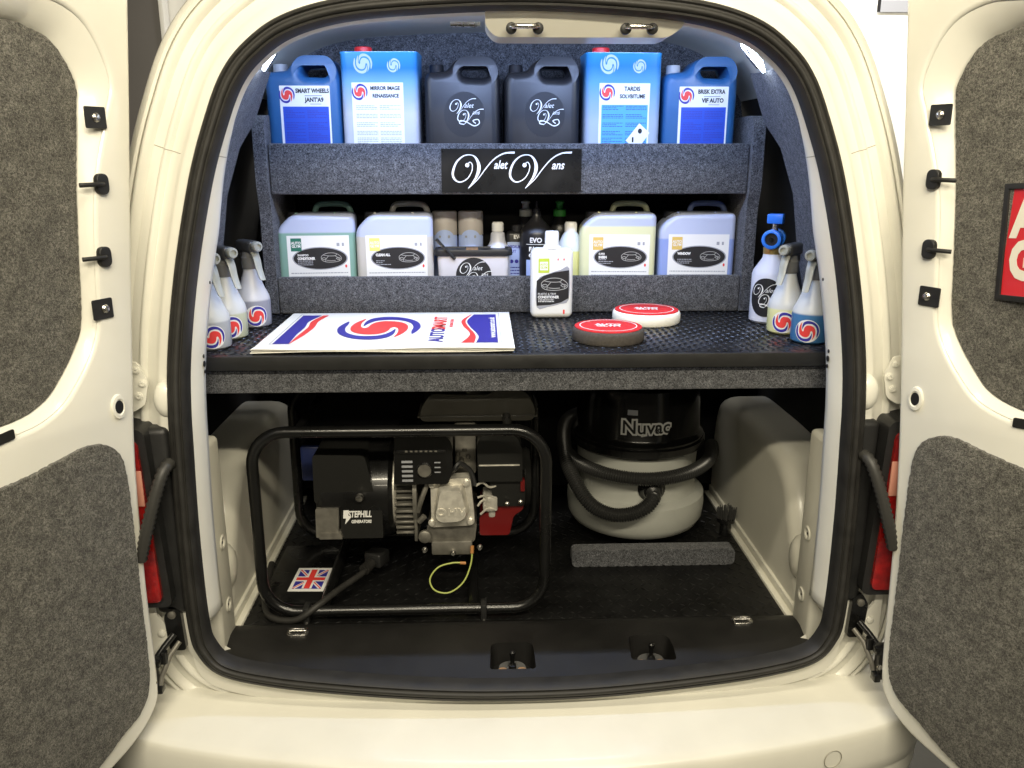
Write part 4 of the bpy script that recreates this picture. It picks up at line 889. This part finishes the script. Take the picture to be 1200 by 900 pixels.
# ================================================================== generator
gn = thing('generator', 'open frame petrol generator in a black tubular frame under the worktop', 'generator', (-.25, 1.70, .006))
GO = (.25, -1.70, -.006)
def rr_path(x0, x1, z0, z1, r, y, n=8):
    out = []
    for cx, cz, a0 in ((x1 - r, z0 + r, -90), (x1 - r, z1 - r, 0), (x0 + r, z1 - r, 90), (x0 + r, z0 + r, 180)):
        out += [(cx + r * math.cos(R(a0 + 90 * k / n)), y, cz + r * math.sin(R(a0 + 90 * k / n))) for k in range(n + 1)]
    return out
tube('frame_hoop', rr_path(-.570, .064, .030, .458, .075, 1.705), .0130, 'blackmetal', gn, 14, True, GO)
tube('frame_hoop', rr_path(-.570, .064, .030, .458, .075, 2.10), .0130, 'blackmetal', gn, 14, True, GO)
for x in (-.44, -.10): tube('cross_bar', [(x, 1.715, .032), (x, 2.09, .032)], .012, 'blackmetal', gn, 10, loc=GO)
for x in (-.47, -.02): tube('cross_bar', [(x, 1.715, .458), (x, 2.09, .458)], .010, 'blackmetal', gn, 10, loc=GO)
for x in (-.475, -.075):
    cl = box('clamp', (x - .007, 1.688, .006), (x + .007, 1.722, .046), 'blackp', gn, r=.003, loc=GO); lathe('bolt', [(.006, 0), (.006, .004), (.003, .005), (.003, .012), (0, .012)], 'steel', cl, (x, 1.690, .004), (PI / 2, 0, 0), 10)
def gx(px): return -.2637 + (px - 470) * .001962
def gz(py): return .2705 + (580 - py) * .002122
# alternator: drum lying along x, with cowl and end plate
DX = Matrix.Rotation(PI / 2, 4, 'Y')
bm = bmesh.new(); add_lathe(bm, [(.085, 0), (.112, .006), (.118, .02), (.118, .17), (.110, .18)], 36, Matrix.Translation((gx(368), 1.905, .250)) @ DX)
finish(bm, 'alternator', 'blackmetal', gn, GO)
prism('alternator_cowl', rpoly([(gx(369), gz(588)), (gx(370), gz(531)), (gx(430), gz(533)), (gx(441), gz(585))], .012), 1.792, 1.98, 'cowl', gn, GO, bev=.004)
lathe('knob', [(.004, 0), (.004, .008), (.0095, .010), (.0105, .016), (.008, .021), (0, .023)], 'steel', gn, (gx(423) + GO[0], 1.792 + GO[1], gz(578) + GO[2]), (PI / 2, 0, 0), 18)
tb = prism('terminal_cover', rpoly([(gx(370), gz(625)), (gx(396), gz(625)), (gx(398), gz(591)), (gx(371), gz(591))], .004), 1.780, 1.83, 'darkalu', gn, GO, bev=.003)
prism('cover_foot', rpoly([(gx(374), gz(626)), (gx(401), gz(626)), (gx(399), gz(619)), (gx(374), gz(619))], .002), 1.776, 1.80, 'darkalu', gn, GO, bev=.001)
pn = prism('name_panel', rpoly([(gx(398), gz(628)), (gx(448), gz(628)), (gx(448), gz(590)), (gx(400), gz(590))], .004), 1.788, 1.83, 'cowl', gn, GO, bev=.002)
nt_ = (0, 0, 0)
text('STEPHILL', .0215, 'white', pn, (gx(421.5), 1.7872, gz(599.5)), FRONT, bold=.0007, shear=.18, sx=.62); text('GENERATORS', .0105, 'white', pn, (gx(423), 1.7872, gz(608)), FRONT, bold=.0004, shear=.18, sx=.70)
flat('bolt_emblem', [[(gx(402), gz(604)), (gx(403), gz(594.5)), (gx(409), gz(594.5)), (gx(408), gz(602)), (gx(412), gz(602)), (gx(404), gz(611)), (gx(405.5), gz(604))]], 'white', pn, (0, 1.7872, 0), FRONT, e=.0003)
bm = bmesh.new(); add_lathe(bm, [(.080, 0), (.096, .003), (.098, .010), (.098, .026), (.090, .03)], 40, Matrix.Translation((gx(448), 1.90, .252)) @ DX); finish(bm, 'end_bell', 'castalu', gn, GO)
bm = bmesh.new(); add_lathe(bm, [(.02, 0), (.105, .001), (.105, .010), (.02, .011)], 40, Matrix.Translation((gx(483), 1.90, .252)) @ DX)
fc = finish(bm, 'fan_housing', 'darkalu', gn, GO)
for k in range(9):      # cooling fins on the cylinder side, each its own piece
    z = gz(571 + k * 7.2)
    box('fin', (gx(462), 1.800 + .004 * abs(k - 4), z - .0035), (gx(484), 1.90, z + .0030), 'darkalu', gn, r=.0015, seg=1, loc=GO)
bm = bmesh.new(); add_box(bm, (gx(484), 1.806, gz(637)), (gx(488), 1.90, gz(568)), .002); finish(bm, 'fin_rib', 'darkalu', gn, GO)
# control panel / silencer box
cp = prism('control_box', rpoly([(gx(464), gz(563)), (gx(526), gz(563)), (gx(531), gz(552)), (gx(532), gz(518)), (gx(525), gz(508)), (gx(466), gz(508))], [.004, .004, .006, .012, .014, .010]), 1.775, 1.93, 'blackmetal', gn, GO, bev=.004)
box('ledge', (gx(468), 1.770, gz(527.5)), (gx(524), 1.777, gz(524.5)), 'blackmetal', cp, r=.001)
lathe('outlet', [(.0185, 0), (.0185, .004), (.016, .006), (.0155, .003), (0, .0028)], 'blackmetal', cp, (gx(499.5), 1.7752, gz(547)), (PI / 2, 0, 0), 28); lathe('outlet_mesh', [(.0152, 0), (.0152, .0005), (0, .0006)], 'darkalu', cp, (gx(499.5), 1.7718, gz(547)), (PI / 2, 0, 0), 24)
bm = bmesh.new()
for i in range(5): add_box(bm, (gx(473.5), 1.7738, gz(538.5 + i * 5.3)), (gx(486), 1.7746, gz(536 + i * 5.3)))
finish(bm, 'instruction_print', 'grey_ink', cp, smooth=False); bm = bmesh.new()
for i in range(3): add_box(bm, (gx(511), 1.7738, gz(539 + i * 5.5)), (gx(518), 1.7746, gz(537.8 + i * 5.5)))
finish(bm, 'instruction_print', 'grey_ink', cp, smooth=False)
bm = bmesh.new()
for i in range(7): add_box(bm, (gx(478 + i * 5.6), 1.769, gz(525.6)), (gx(481 + i * 5.6), 1.7702, gz(523.8)))
finish(bm, 'raised_marks', 'darkalu', cp, smooth=False)
# valve cover with raised lettering and four bolts
vc = prism('cylinder_head', rpoly([(gx(502), gz(619)), (gx(505), gz(608)), (gx(505), gz(572)), (gx(503), gz(563)), (gx(552), gz(561)), (gx(553), gz(572)), (gx(556), gz(605)), (gx(556), gz(617))], .012), 1.800, 1.835, 'castalu', gn, GO, bev=.003)
for (a, b) in ((506.5, 568), (547, 566.5), (505.5, 613), (551, 612)): lathe('bolt', [(.0085, 0), (.0085, .003), (.0065, .004), (.0065, .009), (.0055, .0095), (0, .009)], 'castalu', vc, (gx(a), 1.8005, gz(b)), (PI / 2, 0, 0), 16)
bm = bmesh.new(); o1 = rpoly([(gx(508), gz(603)), (gx(515), gz(609)), (gx(541), gz(608)), (gx(550), gz(601)), (gx(543), gz(568)), (gx(515), gz(568))], .012); cxx, czz = gx(529), gz(588)
add_loops(bm, [[(cxx + (a - cxx) * s_, y, czz + (b - czz) * s_) for a, b in o1] for s_, y in ((1.06, 1.801), (1.0, 1.795), (.93, 1.772), (.86, 1.766))]); bm.verts.ensure_lookup_table(); bm.faces.new(list(bm.verts)[-len(o1):])
vcv = finish(bm, 'valve_cover', 'castalu', gn, GO, ang=45)
text('OHV', .026, 'castalu', vcv, (gx(529), 1.7655, gz(594.5)), FRONT, bold=.0008, sx=1.15, e=.0012, spacing=1.15)
# crankcase foot
prism('crankcase', rpoly([(gx(499), gz(640)), (gx(556), gz(640)), (gx(559), gz(616)), (gx(499), gz(618))], .01), 1.812, 2.0, 'darkalu', gn, GO, bev=.004)
bm = bmesh.new(); add_box(bm, (gx(504), 1.800, gz(653)), (gx(553), 1.86, gz(636)), .004); ft = finish(bm, 'engine_foot', 'darkalu', gn, GO)
for (a, b) in ((496, 645), (530, 649), (562, 643)): lathe('bolt', [(.007, 0), (.007, .004), (.004, .005), (.004, .012), (0, .012)], 'steel', ft, (gx(a), 1.800, gz(b)), (PI / 2, 0, 0), 10)
lathe('oil_cap', [(.014, 0), (.015, .003), (.015, .012), (.012, .014), (0, .014)], 'darkalu', gn, (gx(497) + GO[0], 1.80 + GO[1], gz(628) + GO[2]), (PI / 2, 0, 0), 20)
bm = bmesh.new(); add_tube(bm, catmull([(gx(489), 1.80, gz(600)), (gx(494), 1.795, gz(585)), (gx(500), 1.80, gz(570)), (gx(503), 1.81, gz(560))], 5), .006, 8); add_tube(bm, [(gx(490), 1.80, gz(612)), (gx(497), 1.798, gz(605))], .007, 8); finish(bm, 'pipe', 'darkalu', gn, GO)
# air filter, carburettor, red blower housing, exhaust
af = prism('air_filter', rpoly([(gx(561), gz(566)), (gx(613), gz(566)), (gx(613), gz(530)), (gx(606), gz(513)), (gx(566), gz(512)), (gx(560), gz(522))], [.006, .006, .008, .014, .014, .01]), 1.80, 1.95, 'cowl', gn, GO, bev=.006)
box('seam', (gx(562), 1.7965, gz(547.5)), (gx(610), 1.801, gz(546)), 'castalu', af, r=.0008)
prism('filter_base', rpoly([(gx(580), gz(598)), (gx(616), gz(598)), (gx(618), gz(566)), (gx(574), gz(567))], .008), 1.815, 1.95, 'cowl', gn, GO, bev=.004)
ch = prism('choke_lever', rpoly([(gx(611), gz(579)), (gx(616), gz(579)), (gx(616), gz(565)), (gx(611), gz(565))], .003), 1.806, 1.82, 'redmetal', gn, GO, bev=.001)
cb = box('carburettor', (gx(566), 1.812, gz(604)), (gx(584), 1.88, gz(586)), 'castalu', gn, r=.005, loc=GO)
lathe('float_bowl', [(.016, 0), (.017, .003), (.017, .020), (.012, .024), (0, .024)], 'castalu', gn, (gx(577) + GO[0], 1.84 + GO[1], gz(613) + GO[2]), seg=20)
bm = bmesh.new()
for pth in ([(560, 586), (570, 584), (582, 588)], [(558, 572), (566, 569), (574, 575), (582, 574)], [(563, 606), (572, 600), (582, 602)], [(568, 580), (571, 592), (569, 602)], [(560, 596), (566, 590), (575, 592)]):
    add_tube(bm, catmull([(gx(a), 1.808 + .003 * i, gz(b)) for i, (a, b) in enumerate(pth)], 4), .0028, 6)
finish(bm, 'linkage', 'castalu', gn, GO)
for (a, b) in ((595, 593), (611, 591)): lathe('screw', [(.006, 0), (.006, .003), (.003, .006), (0, .007)], 'steel', gn, (gx(a) + GO[0], 1.806 + GO[1], gz(b) + GO[2]), (PI / 2, 0, 0), 12)
prism('blower_housing', rpoly([(gx(562), gz(635)), (gx(598), gz(635)), (gx(603), gz(612)), (gx(615), gz(604)), (gx(615), gz(592)), (gx(585), gz(600)), (gx(562), gz(612))], .008), 1.825, 1.98, 'redmetal', gn, GO, bev=.004)
bm = bmesh.new(); add_lathe(bm, [(.075, 0), (.078, .01), (.07, .022), (.03, .026), (0, .026)], 36, Matrix.Translation((gx(614), 1.94, .255)) @ DX); finish(bm, 'recoil_starter', 'cowl', gn, GO)
bm = bmesh.new(); add_box(bm, (gx(533), 1.85, gz(566)), (gx(559), 1.93, gz(505)), .006); ctl = finish(bm, 'cylinder_cowl', 'darkalu', gn, GO)
for (a, b) in ((545, 537), (537, 541), (549, 545), (541, 549)): lathe('bolt', [(.006, 0), (.006, .004), (.003, .007), (0, .007)], 'darkalu', ctl, (gx(a), 1.85, gz(b)), (PI / 2, 0, 0), 10)
bm = bmesh.new(); add_tube(bm, catmull([(gx(528), 1.82, gz(560)), (gx(533), 1.805, gz(552)), (gx(540), 1.81, gz(546)), (gx(552), 1.815, gz(556)), (gx(557), 1.81, gz(572))], 6), .006, 8); finish(bm, 'ignition_lead', 'blackp', gn, GO)
# fuel tank above the frame
bm = bmesh.new()
tp = rpoly([(-.215, .448), (.042, .448), (.046, .475), (.026, .515), (-.02, .524), (-.05, .517), (-.06, .510), (-.12, .510), (-.19, .512), (-.212, .478)], .014)
add_prism(bm, tp, 1.80, 2.06); bmesh.ops.bevel(bm, geom=[e for e in bm.edges if e.calc_face_angle(0) > R(50)], offset=.02, segments=3, profile=.5, affect='EDGES')
tk = finish(bm, 'fuel_tank', 'tank', gn, GO); box('tank_seam', (-.22, 1.795, .4575), (.05, 2.065, .4615), 'tank', tk, r=.001)
lathe('fuel_cap', [(.028, 0), (.030, .003), (.030, .012), (.026, .016), (0, .017)], 'steel', tk, (-.094, 1.86, .507), seg=24)
# blue outlet socket on the far left end
sk = box('outlet_socket', (gx(340), 1.93, .255), (gx(371), 2.0, .345), 'navypl', gn, r=.006, loc=GO, rot=(0, 0, 0)); 
# base plate with flag sticker
bp = box('base_plate', (-.600, 1.765, .006), (-.44, 2.06, .020), 'blackmetal', gn, r=.003, loc=GO)
fs = flat('flag_sticker', [rect(.086, .116, 0, 0, .001)], 'white', gn, (-.500 + GO[0], 1.870 + GO[1], .0208 + GO[2]), (R(0), 0, R(-2)), e=.0003)
FW, FH = .070, .094
fb = flat('flag_field', [rect(FW, FH)], 'navy', fs, (0, 0, .0005), (0, 0, 0), e=.0001)
def clipline(ax, ay, bx_, by, wd):      # diagonal band clipped to the flag
    t = Vector((bx_ - ax, by - ay)).normalized(); n = Vector((-t.y, t.x)) * wd / 2
    return [(max(-FW / 2, min(FW / 2, ax + i * n.x)), max(-FH / 2, min(FH / 2, ay + i * n.y))) for i in (1, -1)] + [(max(-FW / 2, min(FW / 2, bx_ + i * n.x)), max(-FH / 2, min(FH / 2, by + i * n.y))) for i in (-1, 1)]
for k, (sx_, sy_) in enumerate(((1, 1), (1, -1))):
    flat('flag_saltire', [clipline(-FW / 2 * sx_, -FH / 2 * sy_, FW / 2 * sx_, FH / 2 * sy_, .017)], 'white', fb, (0, 0, .0003 + k * .0001), (0, 0, 0), e=.00008)
    flat('flag_saltire', [clipline(-FW / 2 * sx_, -FH / 2 * sy_, FW / 2 * sx_, FH / 2 * sy_, .006)], 'red', fb, (0, 0, .0006 + k * .0001), (0, 0, 0), e=.00008)
for wd, mm, z in ((.024, 'white', .0009), (.014, 'red', .0012)):
    a, b, c, d_ = wd / 2, FW / 2, FH / 2, wd / 2
    flat('flag_cross', [[(-a, -c), (a, -c), (a, -d_), (b, -d_), (b, d_), (a, d_), (a, c), (-a, c), (-a, d_), (-b, d_), (-b, -d_), (-a, -d_)]], mm, fb, (0, 0, z), (0, 0, 0), e=.00008)
# earth lead
el = tube('earth_lead', catmull([(gx(553), 1.80, gz(645)), (gx(551), 1.790, gz(662)), (gx(542), 1.775, gz(680)), (gx(525), 1.765, gz(690)), (gx(508), 1.765, gz(687)), (gx(502), 1.775, gz(676)), (gx(512), 1.785, gz(664)), (gx(530), 1.79, gz(660)), (gx(544), 1.792, gz(661))], 6), .0020, 'lime_wire', gn, 8, loc=GO)
tube('crimp', [(gx(538), 1.791, gz(660.5)), (gx(545), 1.792, gz(661))], .0038, 'orange', el, 8); tube('crimp', [(gx(553), 1.80, gz(642)), (gx(552.5), 1.797, gz(650))], .0045, 'orange', el, 8)
# power cable with plug
pc = thing('power_cable', 'black rubber power cable with plug lying over the generator frame', 'cable', (-.40, 1.76, .006)); PO = (.40, -1.76, -.006)
tube('cable', catmull([(-.600, 1.90, .05), (-.592, 1.80, .035), (-.565, 1.715, .016), (-.50, 1.688, .018), (-.45, 1.70, .046), (-.415, 1.76, .050), (-.375, 1.83, .050), (-.360, 1.865, .052)], 7), .0076, 'rubber', pc, 12, loc=PO)
bm = bmesh.new(); add_tube(bm, [(-.366, 1.855, .052), (-.352, 1.885, .054)], lambda i: .014 - .001 * i, 14); finish(bm, 'plug_neck', 'rubber', pc, PO)
bm = bmesh.new(); add_box(bm, (-.024, -.020, -.017), (.024, .026, .020), .006, 3); finish(bm, 'plug', 'blackp', pc, (-.342 + PO[0], 1.905 + PO[1], .058 + PO[2]), (0, 0, R(-28)))

# ================================================================== vacuum
vx, vy = .352, 2.178
vc_ = thing('vacuum_cleaner', 'grey and black tub vacuum cleaner with coiled black hose', 'vacuum cleaner', (vx, vy, .004))
lathe('base_tub', [(.13, .030), (.155, .034), (.176, .046), (.187, .066), (.190, .100), (.188, .128), (.178, .136), (.166, .140), (.163, .150), (.162, .205), (.165, .262)], 'vacgrey', vc_, seg=56)
lathe('motor_head', [(.165, .2625), (.176, .266), (.178, .30), (.172, .308), (.168, .315), (.165, .40), (.158, .44), (.13, .462), (.05, .468), (0, .468)], 'vacblack', vc_, seg=56)
lathe('clamp_band', [(.179, .268), (.1825, .272), (.1825, .290), (.179, .294)], 'vacblack', vc_, seg=48)
for a in (30, 150, 270): lathe('castor', [(.018, -.009), (.022, -.006), (.022, .006), (.018, .009)], 'vacblack', vc_, (.12 * math.cos(R(a)), .12 * math.sin(R(a)), .022), (PI / 2, 0, R(a)), 16)
text('Nuvac', .050, 'white', vc_, (-.008, -.1695, .352), FRONT, bold=.0055, wrap=.168, e=.0002); text('Nuvac', .050, 'ink', vc_, (-.008, -.1708, .352), FRONT, bold=.0006, wrap=.1690, e=.0002)
flat('badge', [rect(.026, .014, -.045, .047, .001)], 'grey_ink', vc_, (0, -.1695, .345), wrap=.168)
lathe('inlet', [(.036, 0), (.036, .010), (.028, .016), (.024, .03)], 'vacblack', vc_, (.012, -.156, .185), (PI / 2, 0, 0), 24)
corrugated('hose', [(.012, -.178, .185), (.010, -.205, .178), (-.012, -.222, .158), (-.05, -.226, .142), (-.10, -.222, .140), (-.15, -.20, .158), (-.185, -.15, .20), (-.205, -.07, .250), (-.19, .06, .30), (-.11, .16, .30)], .0195, 'hose', vc_, .0062, .16)
pts = [(.205 * math.cos(R(a)) * (1.0), .200 * math.sin(R(a)), .256 - .030 * math.sin(R((a - 175) / 185 * 180)) ) for a in range(175, 362, 15)]
corrugated('hose', pts, .0185, 'hose', vc_, .0062, .16)
ckk = thing('carpet_chock', 'low grey carpet covered block on the floor before the vacuum', 'block', (.36, 1.96, .004))
bm = bmesh.new(); add_prism(bm, rpoly([(-.208, 0), (.214, 0), (.214, .046), (-.208, .046)], .015), -.018, .020); finish(bm, 'block', 'carpet', ckk)
bt = thing('brush_tool', 'black round dusting brush standing beside the vacuum', 'brush', (.600, 2.12, .004))
lathe('socket', [(.015, 0), (.016, .002), (.016, .035), (.024, .040), (.024, .050)], 'vacblack', bt, (0, 0, 0))
bm = bmesh.new(); random.seed(9)
for k in range(130):
    a = random.uniform(0, 2 * PI); r_ = random.uniform(.012, .024); add_tube(bm, [(r_ * math.cos(a), r_ * math.sin(a), .048), (r_ * 1.15 * math.cos(a), r_ * 1.15 * math.sin(a), random.uniform(.075, .084))], .0009, 4)
q = finish(bm, 'bristles', 'darktrig', bt); q['kind'] = 'stuff'

# ================================================================== turn curves and lettering into meshes
bpy.context.view_layer.update()
dg = bpy.context.evaluated_depsgraph_get()
for o, wrap in PENDING:
    me = bpy.data.meshes.new_from_object(o.evaluated_get(dg)); me.name = o.name
    if wrap:
        bm = bmesh.new(); bm.from_mesh(me)
        for _ in range(3):
            es = [e for e in bm.edges if abs(e.verts[0].co.x - e.verts[1].co.x) > .006]
            if not es: break
            bmesh.ops.subdivide_edges(bm, edges=es, cuts=1); bmesh.ops.triangulate(bm, faces=[f for f in bm.faces if len(f.verts) > 4])
        for v in bm.verts:
            a = v.co.x * o.scale.x / wrap; rr = wrap + v.co.z; v.co.x = rr * math.sin(a) / o.scale.x; v.co.z = rr * math.cos(a) - wrap
        bm.to_mesh(me); bm.free()
    elif o.type == 'CURVE' and o.data.bevel_depth > .001:
        bm = bmesh.new(); bm.from_mesh(me); bmesh.ops.remove_doubles(bm, verts=bm.verts, dist=1e-5)
        for f in bm.faces: f.smooth = True
        for e in bm.edges:
            if len(e.link_faces) == 2 and e.calc_face_angle(0) > R(35): e.smooth = False
        bm.to_mesh(me); bm.free()
    nm = o.name; o.name = 'old'
    n = bpy.data.objects.new(nm, me); C.objects.link(n); n.parent = o.parent; n.matrix_basis = o.matrix_basis.copy()
    for c in list(o.children): c.parent = n
    bpy.data.objects.remove(o)
